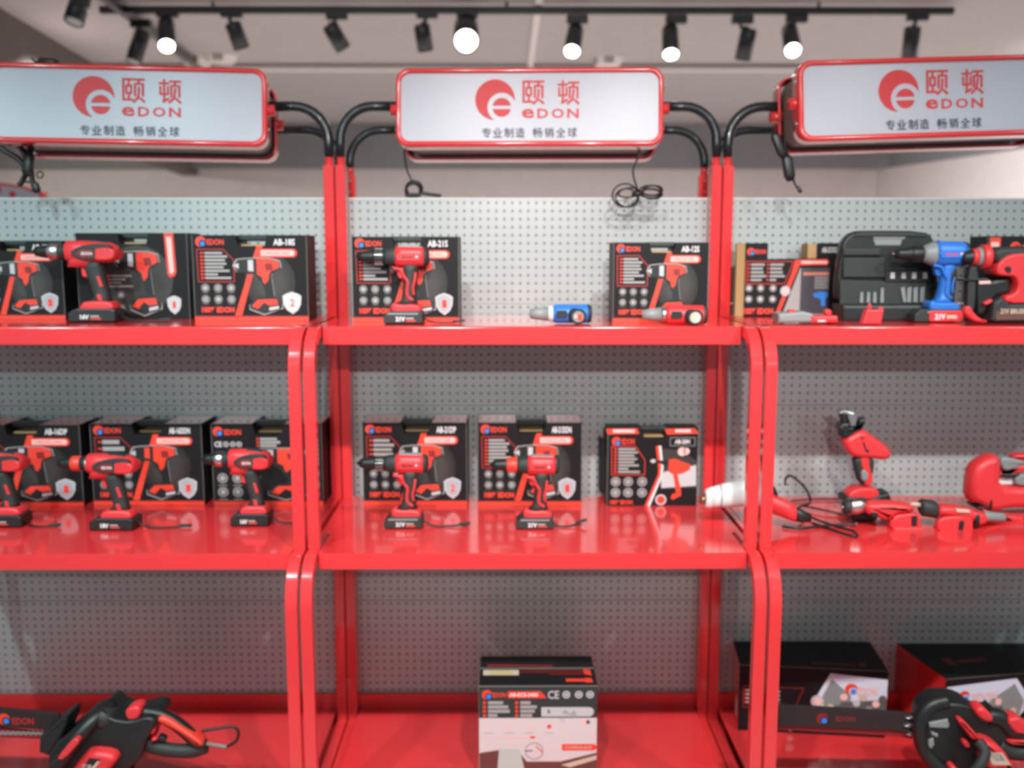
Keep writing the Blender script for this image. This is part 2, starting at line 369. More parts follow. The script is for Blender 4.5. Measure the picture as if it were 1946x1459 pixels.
# ================================================================== SHELVING UNITS
Z1, Z2, ZD = 1.328, .840, .226
def make_unit():
    u = thing('display_shelving_unit', '', 'shelving unit', (0.057, 2.555, 0))
    yo = -2.555   # world Y -> local
    b = .4985
    for k, sgn in enumerate((-1, 1)):
        xo = sgn*b; xi = sgn*(b-.0265); x0, x1 = min(xo, xi), max(xo, xi); xc = (x0+x1)/2
        m = MB(); m.slab(rrect(x0, 0, x1, 1.715, .008, 3), 0, .05, .002, RED); m.box((x0, .0, .04), (x1, .05, .1), RED)
        post = m.build('upright', u)
        # front header arm: red sleeve and black bent tube
        m = MB(); m.tube([(xc, .02, 1.66), (xc, .02, 1.745)], .0105, RED, 12); m.build('arm_sleeve', post)
        za = 1.862
        pts = [(xc, .02, 1.735), (xc, .02, 1.77)] + [(xc-sgn*.085*(1-math.cos(a)), .02, 1.775+.087*math.sin(a)) for a in [PI/2*i/8 for i in range(1, 9)]] + [(xc-sgn*.155, .02, za)]
        m = MB(); m.tube(pts, .0128, ARM, 14); m.build('header_arm', post)
        # rear upright stub with its own arm
        m = MB(); m.box((xc-.014, .16, 0), (xc+.014, .185, 1.70), RED, .002); m.disc(xc, 1.685, .004, .159, SIL); m.disc(xc, 1.655, .004, .159, SIL)
        m.tube([(xc, .172, 1.69), (xc, .172, 1.735)], .0105, RED, 12)
        rp = m.build('rear_upright', u)
        pts = [(xc, .172, 1.72)] + [(xc-sgn*.085*(1-math.cos(a)), .172, 1.735+.085*math.sin(a)) for a in [PI/2*i/8 for i in range(9)]] + [(xc-sgn*.155, .172, 1.82)]
        m = MB(); m.tube(pts, .0125, ARM, 14); m.build('header_arm', rp)
        # curved front bars
        def bar(y0, z0, y1, z1, zend, w=.025, d=.026):
            pa = [(y0+.06, z0)]+[(y0-(y0-y1)*math.sin(a), z1+(z0-z1)*math.cos(a)) for a in [PI/2*i/26 for i in range(27)]]+[(y1, zend)]
            vs = []; fs = []
            for i, (y, z) in enumerate(pa):
                a = Vector(pa[max(i-1, 0)]); c = Vector(pa[min(i+1, len(pa)-1)]); t = (c-a).normalized(); nn = Vector((-t.y, t.x))
                if nn.x < 0 and i > 3: nn = -nn
                if i <= 3 and nn.y > 0: nn = -nn
                q = Vector((y, z))+nn*d
                xa = sgn*(b+.0005-.002); xb = sgn*(b-.002-w)
                for X_, p_ in ((xa, Vector((y, z))), (xb, Vector((y, z))), (xb, q), (xa, q)): vs.append((X_, p_.x+yo, p_.y))
            for i in range(len(pa)-1):
                for j in range(4): fs.append((i*4+j, i*4+(j+1) % 4, (i+1)*4+(j+1) % 4, (i+1)*4+j))
            mm = MB(); mm.add(vs, fs, RED); mm.add(vs[:4], [(0, 1, 2, 3)], RED); mm.add(vs[-4:], [(0, 1, 2, 3)], RED)
            o = mm.build('curved_front_bar', u)
            bv = o.modifiers.new('round', 'BEVEL'); bv.width = .0022; bv.segments = 2; bv.limit_method = 'ANGLE'; bv.angle_limit = math.radians(50)
            return o
        bar(2.172, Z1+.001, 2.085, 1.235, Z2)
        bar(2.062, Z2+.001, 1.985, .735, .02)
        # shelf bracket along the side, under each shelf
        for z, yf in ((Z1, 2.20), (Z2, 2.09)):
            m = MB(); xa = sgn*(b-.004); xb = sgn*(b-.016)
            m.add([(xa, yf+yo, z-.035), (xa, .0, z-.07), (xa, .0, z-.002), (xa, yf+yo, z-.002), (xb, yf+yo, z-.035), (xb, .0, z-.07), (xb, .0, z-.002), (xb, yf+yo, z-.002)],
                  [(0,1,2,3), (4,7,6,5), (0,4,5,1), (1,5,6,2), (2,6,7,3), (3,7,4,0)], RED); m.build('shelf_bracket', u)
        m = MB(); m.box((x0, 1.99+yo, .0), (x1, 0, .205), RED, .003); m.build('base_leg', u)
    # shelves: tray with folded front lip
    for z, yf, lip in ((Z1, 2.18, .042), (Z2, 2.062, .038)):
        m = MB(); hw = b-.0285
        m.box((-hw, yf+yo, z-.003), (hw, .001, z), RED); m.box((-b+.017, .0-.33, z-.003), (b-.017, .001, z-.0005), RED)
        m.box((-hw, yf+yo, z-lip), (hw, yf+yo+.014, z-.0008), RED, .003); m.box((-hw, -.02, z-.025), (hw, -.004, z-.003), RED)
        m.build('shelf', u)
    m = MB(); m.box((-b+.030, 1.93+yo, ZD-.003), (b-.030, .033, ZD), RED); m.box((-b+.030, 1.93+yo, .04), (b-.030, 1.944+yo, ZD-.003), RED, .003)
    m.box((-b+.0265, .030, .0), (b-.0265, .040, .264), RED); m.build('base_deck', u)
    for i in range(5):
        z0 = 1.631-.2743*(i+1); z1 = z0+.2743-.0022
        m = MB(); m.box((-b+.0275, .045, z0), (b-.0275, .065, z1), PEG)
        if i == 0: m.box((-b+.0275, .043, z1), (b-.0275, .067, z1+.004), WPL)
        m.build('perforated_back_panel', u)
    return u
U = make_unit()
U['label'] = 'middle bay of the red shelving with perforated grey back panels'; U['group'] = 'red display shelving bays'
for dx, lb in ((-1.0, 'left bay of the red shelving, cut off by the left edge of the photo'), (1.0, 'right bay of the red shelving, cut off by the right edge of the photo')):
    c = dup(U); c.location.x += dx*1.02; c.scale.x = 1.04; c['label'] = lb
# ================================================================== LOGO AND SIGNS
def logo(m, cx, cz, r, y, red, white=None, blue=None, e=.0004):
    """red crescent disc with an inner split disc"""
    ox, oz, rb = r*.34, -r*.38, r*.72
    d = math.hypot(ox, oz); a0 = math.atan2(oz, ox); ca = (r*r+d*d-rb*rb)/(2*d*r); A = math.acos(max(-1, min(1, ca)))
    cb = (rb*rb+d*d-r*r)/(2*d*rb); B = math.acos(max(-1, min(1, cb)))
    n = 26; pts = []
    s0, s1 = a0+A, a0+2*PI-A
    out = [(cx+r*math.cos(s0+(s1-s0)*i/n), cz+r*math.sin(s0+(s1-s0)*i/n)) for i in range(n+1)]
    t0, t1 = a0+PI+ (PI-(PI-B))-0, 0
    ib0 = a0+PI-B + (0); th0 = a0+(PI-B); th1 = a0+2*PI-(PI-B)
    inn = [(cx+ox+rb*math.cos(th0+(th1-th0)*i/n), cz+oz+rb*math.sin(th0+(th1-th0)*i/n)) for i in range(n+1)]
    # strip of quads between the two arcs
    vs = [(p[0], y, p[1]) for p in out]+[(p[0], y, p[1]) for p in inn]
    m.add(vs, [(i, i+1, n+2+i, n+1+i) for i in range(n)], red)
    ri = r*.47; k = 14; c2 = (cx+ox, cz+oz); h = ri*.17
    if blue is not None: m.disc(c2[0], c2[1], ri, y, blue, 16)
    else:
        aa = math.asin(h/ri)
        for s_ in (1, -1): m.poly([(c2[0]+ri*math.cos(aa+(PI-2*aa)*i/k), c2[1]+s_*ri*math.sin(aa+(PI-2*aa)*i/k)) for i in range(k+1)], y, red)
def make_sign():
    w, h, dpt = .333, .0955, .105
    o = thing('signboard', '', 'signboard', (0, 0, 0))
    for s_, nm in ((-1, 'front_frame'), (1, 'rear_frame')):
        m = MB(); y0, y1 = (-dpt, -dpt+.055) if s_ < 0 else (dpt-.055, dpt)
        out = rrect(-w, -h, w, h, .032, 8); inn = rrect(-w+.012, -h+.012, w-.012, h-.012, .024, 8); n = len(out)
        yf = y0 if s_ < 0 else y1; yb = y1 if s_ < 0 else y0; dr = .006*(-s_)
        rings = [([(p[0]*.985, p[1]*.96) for p in out], yb), (out, yb+(yf-yb)*.15), (out, yf-(yf-yb)*.1), ([(p[0]*.995, p[1]*.985) for p in out], yf), (inn, yf), (inn, yf+dr)]
        vs = [(p[0], y, p[1]) for R_, y in rings for p in R_]
        m.add(vs, [(r_*n+j, r_*n+(j+1) % n, (r_+1)*n+(j+1) % n, (r_+1)*n+j) for r_ in range(5) for j in range(n)], RED, True); m.build(nm, o)
        m = MB(); m.slab(inn, yf+dr if s_ < 0 else yf+dr-.004, yf+dr+.004 if s_ < 0 else yf+dr, 0, SIGNW)
        if s_ < 0:
            y = yf+dr-.0007; fx = lambda px: (px-1007.5)/493*.642; fz = lambda py: (202-py)/128*.167
            logo(m, fx(942), fz(188), .0495, y, SRED)
            for k_, (dx_, dz_) in enumerate(((-.0009, -.0005), (.0009, -.0005), (-.0009, .0007), (.0009, .0007))):
                for ch, a in (('颐', 995), ('顿', 1062)): m.text(ch, fx(a)+dx_, fz(198)+dz_, fx(a+41)+dx_, fz(153)+dz_, y-.0001*k_, SRED, bold=0)
                if k_ % 3 == 0:
                    for i, ch in enumerate('专业制造'): m.text(ch, fx(917+21.5*i)+dx_*.5, fz(259)+dz_*.5, fx(934.5+21.5*i)+dx_*.5, fz(241)+dz_*.5, y-.0001*k_, SNAV, bold=0)
                    for i, ch in enumerate('畅销全球'): m.text(ch, fx(1015+22*i)+dx_*.5, fz(259)+dz_*.5, fx(1032.5+22*i)+dx_*.5, fz(241)+dz_*.5, y-.0001*k_, SNAV, bold=0)
            for ch, a, c in (('e', 993, 1017), ('D', 1023, 1044), ('O', 1050, 1074), ('N', 1080, 1102)): m.text(ch, fx(a), fz(223), fx(c), fz(205), y, SRED, bold=.025)
        m.build('sign_face', o)
    m = MB(); m.slab(rrect(-w+.012, -h+.012, w-.012, h-.012, .03, 6), -dpt+.05, dpt-.05, 0, BAND); m.build('sign_body', o)
    for s_ in (-1, 1):
        for yy in (-dpt+.03, dpt-.03):
            m = MB(); m.tube([(s_*(w-.02), yy, .0), (s_*(w+.016), yy, .0)], .014, RED, 12); m.build('arm_socket', o)
        for z in (.05, -.05):
            m = MB(); m.tube([(s_*(w-.004), -dpt+.02, z), (s_*(w+.004), -dpt+.02, z)], .004, SIL, 8); m.build('screw', o)
    return o
sg = make_sign(); sg.scale = (.985, 1, 1); tilt = math.radians(-6.5)
c0 = at(1007, 202, 2.45)
sg.location = c0+Vector((.002, .105, -.012)); sg.rotation_euler = (tilt, 0, math.radians(-2))
sg['label'] = 'white lit-up style signboard with red frame above the middle bay'; sg['label'] = 'white and red signboard above the middle bay, under the brightest lamp'; sg['group'] = 'red framed signboards'
s2 = dup(sg); c2 = at(245, 198, 2.43); s2.location = c2+Vector((-.01, .105, -.012)); s2.rotation_euler = (tilt, math.radians(.5), math.radians(5))
s2['label'] = 'white and red signboard at upper left, with its right end in view'
s3 = dup(sg); c3 = at(1766, 181, 2.40); s3.location = c3+Vector((.010, .105, -.012)); s3.rotation_euler = (tilt*.7, math.radians(-1.9), math.radians(1.5))
s3['label'] = 'white and red signboard at upper right, tilted up and cut off by the edge'
# ================================================================== CARTONS
def uv(x0, y0, w, h): return lambda x, y: ((x-x0)/w, 1-(y-y0)/h)
def art_drill(m, P, y, body=None, kind=0):
    """drill illustration, P maps sheet pixel coordinates to face coordinates"""
    L = lambda pts: [P(*p) for p in pts]
    body = body or ORED
    sil = [(520,470),(560,400),(660,388),(760,385),(900,385),(1010,415),(1022,490),(925,550),(922,600),(945,795),(1030,880),(1030,925),(830,995),(680,935),(680,885),(760,815),(850,800),(850,740),(800,640),(775,620),(730,560),(660,540),(560,535)]
    m.poly(L(sil), y, GRY); cx, cy = 830, 640
    ins = [(cx+(a-cx)*.955+0, cy+(b_-cy)*.965) for a, b_ in sil]
    m.poly(L(ins), y-.0004, mat('print_near_black', (.014, .014, .014), .5))
    y -= .0008
    m.poly(L([(530,470),(585,440),(585,505)]), y, LGRY); m.poly(L([(585,420),(680,415),(680,520),(590,512)]), y, BLK)
    m.poly(L([(680,410),(735,410),(735,532),(680,524)]), y, LGRY if kind != 1 else body)
    m.poly(L([(735,420),(770,420),(770,540),(735,540)]), y, BLK)
    m.poly(L([(770,400),(900,398),(990,420),(1000,490),(910,530),(893,560),(880,650),(850,668),(828,640),(820,590),(770,560)]), y, body)
    m.poly(L([(850,450),(925,445),(935,520),(862,520)]), y-.0004, DRD if body is ORED else SNAV)
    m.poly(L([(845,668),(905,600),(918,800),(855,800)]), y-.0004, BLK)
    m.poly(L([(705,900),(770,830),(960,822),(978,880),(890,892),(830,860),(770,925)]), y-.0002, body)
    m.poly(L([(772,925),(830,872),(890,898),(1000,888),(1003,932),(835,975)]), y-.0006, BLK)
    m.poly(L([(885,912),(985,895),(985,925),(885,945)]), y-.001, LGRY)
def art_std(m, w, h, opt, y=-.0006):
    """printed front of the sleeve; sheet 1170 x 910"""
    P0 = uv(115, 150, 1170, 850); P = lambda x, yy: (P0(x, yy)[0]*w, P0(x, yy)[1]*h)
    hasband = opt.get('band', True)
    def R(x0, y0, x1, y1, mm, yy=y): a = P(x0, y1); c = P(x1, y0); m.rect(a[0], a[1], c[0], c[1], yy, mm)
    def T(t, x0, y0, x1, y1, mm, yy=y, b=.03, sl=0): a = P(x0, y1); c = P(x1, y0); m.text(t, a[0], a[1], c[0], c[1], yy, mm, bold=b, slant=sl)
    # smoky grey field behind the drill: nested patches
    for i, k in enumerate((1, .9, .8, .7, .6, .5)):
        mm = mat('print_smoke_%d' % i, [(.010+.0065*i)*q_ for q_ in (1, .97, .88)], .5)
        pts = [(900+260*k*math.cos(a), 640+300*k*math.sin(a)) for a in [2*PI*j/20 for j in range(20)]]
        m.poly([P(*p) for p in pts], y+.0003-.00005*i, mm)
    c = P(205, 218); logo(m, c[0], c[1], .046*w, y, ORED, blue=BLU)
    T('EDON', 268, 192, 440, 252, ORED)
    if opt.get('spec', 1):
        o = [P(*p) for p in ((162, 298), (430, 298), (535, 410), (535, 640), (168, 640))]; m.line(o, .0022, y, ORED if opt.get('bright') else mat('print_mid_red', (.42, .02, .02), .5), True)
        ln = [180, 230, 205, 220, 190, 250, 130, 265]; nr = opt.get('rows', 8)
        for i in range(nr):
            yy = 325+(i+.0)*300/nr; hh = 300/nr*.62
            c = P(205, yy+hh/2); m.disc(c[0], c[1], .010*w, y-.0002, ORED, 8); m.disc(c[0]+.018*w, c[1], .008*w, y-.0002, ORED, 6)
            R(240, yy, 240+ln[i % 8], yy+hh, GRY)
    if opt.get('icons', 1):
        for j, yy in enumerate((705, 825)):
            for i, xx in enumerate((235, 365, 498)):
                c = P(xx, yy); m.ring(c[0], c[1], .030*w, .036*w, y, GRY, 14)
                m.disc(c[0], c[1], .024*w, y-.0002, GRY, 8); m.rect(c[0]-.010*w, c[1]-.005*w, c[0]+.010*w, c[1]+.004*w, y-.0005, DGRY if (i+j) % 2 else LGRY)
                R(xx-38, yy+50, xx+38, yy+56, DGRY)
    if opt.get('hund', 1): T('100% EDON', 190, 905, 525, 968, ORED, b=.05)
    # red slash and the pill
    if opt.get('slash', 1):
        for q in (([(775, 262), (835, 262), (790, 400), (728, 400)]), ([(672, 560), (728, 560), (600, 1000), (530, 1000)])): m.poly([P(*p) for p in q], y-.0001, ORED)
        a = P(800, 382); c = P(1185, 292); m.pill(a[0], a[1], c[0], c[1], y-.0003, ORED); a = P(815, 366); c = P(1160, 308); m.pill(a[0], a[1], c[0], c[1], y-.0006, PINK)
        T('CORDLESS DRILL', 835, 322, 1120, 352, ORED, y-.0009, b=.01)
    if opt.get('model'): T(opt['model'], 945, 188, 1165, 258, WHT, y, .03)
    art_drill(m, P, y-.0004, opt.get('body'), opt.get('kind', 0))
    if opt.get('shield', '1'):
        sh = [(1022,790),(1060,765),(1120,745),(1180,765),(1217,790),(1210,880),(1180,940),(1125,982),(1065,940),(1030,880)]
        m.poly([P(*p) for p in sh], y-.0012, LGRY); m.poly([P(1120+(a-1120)*.82, 860+(b_-860)*.84) for a, b_ in sh], y-.0015, WHT if opt.get('bright_shield') else mat('print_shield_inner', (.36, .37, .40), .5))
        T(opt.get('shield', '1'), 1098, 820, 1148, 905, ORED, y-.0018, .03)
def carton(name, label, px0, px1, ybot, z, ytop, opt, depth=.10, rz=None, group='black drill cartons on the shelves', notch=True, art=art_std, yb1=None, cat='box'):
    """front bottom edge from pixel (px0, ybot) to (px1, yb1) on the plane z, top at pixel row ytop"""
    a = onz(px0, ybot, z); b_ = onz(px1, yb1 if yb1 else ybot, z); w = (b_-a).xy.length; ang = math.atan2(b_.y-a.y, b_.x-a.x)
    h = at(px0, ytop, (a.y+b_.y)/2).z-z
    o = thing(name, label, cat, (a.x, a.y, z+.0004), ang, group)
    band = h*.062 if opt.get('band', True) else 0
    m = MB(); top = opt.get('top', RED)
    if notch:
        n0, n1 = w*.375, w*.655; nd = h*.125
        out = [(0, 0), (w, 0), (w, h), (n1, h), (n1-.006, h-nd), (n0+.006, h-nd), (n0, h), (0, h)]
    else: out = [(0, 0), (w, 0), (w, h), (0, h)]
    m.slab(out, 0, depth, 0, opt.get('shell', CART))
    if opt.get('redtop', True):
        for x0, x1 in (((0.002, n0-.003), (n1+.003, w-.002)) if notch else ((.002, w-.002),)):
            m.add([(x0, .002, h+.0004), (x1, .002, h+.0004), (x1, depth-.002, h+.0004), (x0, depth-.002, h+.0004)], [(0, 1, 2, 3)], top)
    m.add([(-.0004, .001, .0), (-.0004, depth-.001, .0), (-.0004, depth-.001, h*.98), (-.0004, .001, h*.98)], [(0, 1, 2, 3)], opt.get('side', CART))
    m.line([(.0008, band), (.0008, h-.001)], .0012, -.0003, EDGE); m.line([(w-.0008, band), (w-.0008, h-.001)], .0012, -.0003, EDGE)
    if band: m.rect(0, 0, w, band*.8, -.0005, ORED); m.rect(0, band*.85, w, band, -.0005, DRD)
    X0 = len(m.v)
    art(m, w, h-band, opt)
    for i in range(X0, len(m.v)): m.v[i].z += band
    m.build('printed_sleeve', o)
    if notch:
        m = MB(); m.box((n0-.004, depth*.30, h-nd*.55), (n1+.004, depth*.62, h+.001), BLK, .004)
        m.build('case_handle', o)
        m = MB(); m.box((n0+.008, depth*.25, h-nd-.001), (n1-.008, depth*.8, h-nd+.004), KRAFT if opt.get('kraft', 1) else BLK); m.build('case_body', o)
    return o
# ---- top shelf
carton('drill_carton', 'black drill carton cut off by the left edge on the top shelf', -66, 125, 607, Z1, 458, dict(model='AB-12S', spec=0, icons=1, hund=0))
def art_wide(m, w, h, opt, y=-.0006):
    P = lambda x, yy: ((x-742)/1055*w, (1-(yy-118)/740)*h)
    m.poly([P(1320+330*math.cos(a), 520+300*math.sin(a)) for a in [2*PI*j/20 for j in range(20)]], y+.0003, SMK)
    a = P(1580, 490); c = P(1685, 118); m.poly([P(1580, 118), P(1670, 118), P(1685, 450), P(1665, 490), P(1620, 500), P(1598, 470)], y, ORED); m.poly([P(1602, 150), P(1650, 150), P(1662, 450), P(1640, 472), P(1620, 460)], y-.0004, PINK)
    m.pill(*P(745, 262), *P(1020, 195), y, ORED); m.text('EDON', *P(860, 245), *P(980, 215), y-.0004, PINK, bold=.03)
    for i in range(4):
        yy = 478+i*30; c = P(1035, yy+8); m.disc(c[0], c[1], .012, y-.0002, ORED, 8) if 0 else m.disc(c[0], c[1], .0035, y-.0002, ORED, 8)
        m.rect(*P(935+8*i, yy+14), *P(1195+(60, 0, -40, 70)[i], yy), y, GRY)
    for j, yy in enumerate((650, 765)):
        for xx in (1010, 1148): c = P(xx, yy); m.ring(c[0], c[1], .0075, .009, y, GRY, 14); m.disc(c[0], c[1], .0055, y-.0002, LGRY, 8)
    Q = lambda x, yy: P(1090+(x-520)*.88, 270+(yy-385)*.93)
    art_drill(m, Q, y-.0004)
    S_ = lambda x, yy: P(1583+(x-1022)*.70, 655+(yy-745)*.69)
    sh = [(1022,790),(1060,765),(1120,745),(1180,765),(1217,790),(1210,880),(1180,940),(1125,982),(1065,940),(1030,880)]
    m.poly([S_(*p) for p in sh], y-.0012, LGRY); m.text('1', *S_(1100, 905), *S_(1140, 820), y-.0016, ORED)
carton('drill_carton', 'wide black drill carton with vertical red pill print, behind the top-left red drill', 152, 362, 606, Z1, 443, dict(band=False, redtop=False), art=art_wide)
carton('drill_carton', 'black drill carton with shield number 2, right end of the upper left shelf', 371, 587, 610, Z1, 447, dict(model='AB-18S', shield='2', bright_shield=1, redtop=False))
carton('drill_carton', 'black drill carton behind the standing drill, left end of the middle top shelf', 671, 873, 612, Z1, 450, dict(model='AB-21S', redtop=False))
carton('drill_carton', 'black drill carton behind the drill lying on its side, middle top shelf', 1164, 1344, 613, Z1, 461, dict(model='AB-12S', redtop=False, shield=''))
# ---- second shelf
carton('drill_carton', 'black drill carton cut off by the left edge on the second shelf', -66, 160, 962, Z2, 808, dict(model='AB-16DP', rows=4), depth=.12)
carton('drill_carton', 'black drill carton on the second shelf with red-collared drill before it', 179, 389, 960, Z2, 806, dict(model='AB-16DDN', rows=4, kind=1), depth=.12)
def art_cert(m, w, h, opt, y=-.0006):
    P = lambda x, yy: ((x-420)/960*w, (1-(yy-205)/650)*h)
    c = P(480, 268); logo(m, c[0], c[1], .045*w, y, ORED, blue=BLU); m.text('EDON', *P(535, 298), *P(680, 250), y, ORED, bold=.03)
    m.text('CE', *P(445, 400), *P(510, 352), y, LGRY, bold=.04)
    for i, xx in enumerate((545, 605, 660)): c = P(xx, 376); m.ring(c[0], c[1], .017*w, .025*w, y, LGRY, 14); m.rect(c[0]-.008*w, c[1]-.006*w, c[0]+.008*w, c[1]+.006*w, y, LGRY)
    for i in range(3): m.rect(*P(842, 342+i*28), *P((990, 1018, 985)[i], 320+i*28), y, GRY); c = P(822, 330+i*28); m.disc(c[0], c[1], .011*w, y, ORED, 8)
    for yy in (665, 785):
        for xx in (505, 635, 790): c = P(xx, yy); m.ring(c[0], c[1], .036*w, .046*w, y, GRY, 14); m.disc(c[0], c[1], .026*w, y, GRY, 8); m.rect(c[0]-.04*w, c[1]-.07*w, c[0]+.04*w, c[1]-.064*w, y, GRY)
    c = P(800, 612); m.disc(c[0], c[1], .022*w, y, ORED, 12)
    art_drill(m, lambda x, yy: P(735+(x-520)*1.02, 405+(yy-385)*.74), y-.0004)
carton('drill_carton', 'black drill carton with certification marks, partly behind the left front bars', 407, 615, 960, Z2, 806, dict(), art=art_cert, depth=.12)
carton('drill_carton', 'black drill carton with shield number 2, left end of the middle second shelf', 691, 888, 960, Z2, 804, dict(model='AB-21DP', shield='2', rows=6), depth=.12)
carton('drill_carton', 'black drill carton in the centre of the middle second shelf', 908, 1105, 961, Z2, 804, dict(model='AB-21DDN'), depth=.12)
def art_f(m, w, h, opt, y=-.0006):
    P = lambda x, yy: ((x-245)/790*w, (1-(yy-245)/670)*h)
    m.poly([P(230, 250), P(500, 245), P(520, 292), P(245, 298)], y, ORED); m.rect(*P(290, 282), *P(480, 255), y-.0004, PINK)
    m.poly([P(740, 250), P(1000, 245), P(1035, 290), P(760, 298)], y, ORED); m.rect(*P(830, 280), *P(965, 254), y-.0004, PINK)
    c = P(322, 358); logo(m, c[0], c[1], .05*w, y, ORED, blue=BLU); m.text('EDON', *P(370, 385), *P(480, 332), y, ORED, bold=.03)
    m.line([P(*p) for p in ((790, 325), (1005, 325), (1005, 395), (790, 395))], .0012, y, GRY, True); m.text('AB-20H', *P(830, 378), *P(960, 340), y, WHT, bold=.03)
    m.line([P(*p) for p in ((282, 400), (490, 400), (573, 520), (573, 645), (285, 645))], .0018, y, ORED, True)
    for i in range(8):
        yy = 415+i*28; m.rect(*P(340, yy+18), *P(340+(150, 170, 140, 165, 140, 180, 90, 190)[i], yy), y, GRY); c = P(315, yy+9); m.disc(c[0], c[1], .014*w, y, ORED, 8)
    for yy in (705, 800):
        for xx in (320, 430, 552): c = P(xx, yy); m.ring(c[0], c[1], .043*w, .052*w, y, LGRY, 14); m.disc(c[0], c[1], .033*w, y, GRY, 8)
    m.text('100% EDON', *P(275, 903), *P(470, 865), y, ORED, bold=.05)
    m.poly([P(720, 420), P(880, 430), P(1030, 530), P(1025, 760), P(720, 770), P(690, 560)], y, SMK); m.poly([P(715, 680), P(740, 620), P(1020, 560), P(1025, 740), P(720, 760)], y-.0002, LGRY)
    m.poly([P(665, 400), P(690, 395), P(715, 580), P(710, 650), P(600, 915), P(575, 915), P(690, 640), P(690, 580)], y-.0003, ORED); m.poly([P(690, 395), P(712, 395), P(735, 580), P(728, 655), P(625, 915), P(600, 915), P(710, 650), P(715, 580)], y-.0003, WHT)
    Q = P; y2 = y-.0007
    m.poly([Q(615, 525), Q(640, 508), Q(665, 515), Q(665, 535), Q(640, 545)], y2, LGRY); m.poly([Q(665, 515), Q(780, 525), Q(780, 575), Q(665, 535)], y2, BLK)
    m.poly([Q(780, 515), Q(830, 505), Q(965, 555), Q(970, 600), Q(900, 635), Q(860, 640), Q(895, 790), Q(850, 800), Q(820, 640), Q(780, 620)], y2, ORED); m.poly([Q(815, 815), Q(890, 790), Q(895, 825), Q(820, 862), Q(805, 845)], y2, ORED)
    c = P(718, 862); m.disc(c[0], c[1], .062*w, y2, LGRY, 16); m.disc(c[0], c[1], .045*w, y2-.0004, ORED, 14); c = P(895, 445); m.disc(c[0], c[1], .05*w, y2, PINK, 8); c = P(930, 442); m.disc(c[0], c[1], .04*w, y2, PINK, 8)
carton('drill_carton', 'smaller black drill carton turned to show its side, near the middle bay right post', 1153, 1324, 961, Z2, 814, dict(band=False, top=DRD, redtop=False), art=art_f, yb1=961, depth=.066, rz=0)
# black moulded case standing behind the small carton
def black_case():
    a = onz(1137, 940, Z2); p = Vector((a.x, 2.545, Z2)); w = .215; h = .172
    o = thing('tool_case', 'closed black plastic tool case behind the small turned carton', 'tool case', (p.x, p.y, p.z+.0004))
    m = MB(); m.slab([(0, .02), (.02, 0), (w-.02, 0), (w, .02), (w, h-.01), (w*.70, h-.01), (w*.66, h-.03), (w*.36, h-.03), (w*.32, h-.01), (0, h-.01)], 0, .045, .004, BLK)
    m.rect(.005, h-.0094, w*.3, h-.009, .01, DRD)
    m.add([(.004, .006, h-.0096), (w*.31, .006, h-.0096), (w*.31, .04, h-.0096), (.004, .04, h-.0096)], [(0,1,2,3)], RED)
    m.add([(w*.71, .006, h-.0096), (w-.004, .006, h-.0096), (w-.004, .04, h-.0096), (w*.71, .04, h-.0096)], [(0,1,2,3)], RED)
    m.build('case_body', o)
    m = MB(); m.box((w*.32, .012, h-.022), (w*.70, .036, h-.004), RUB, .005); m.build('case_handle', o)
black_case()
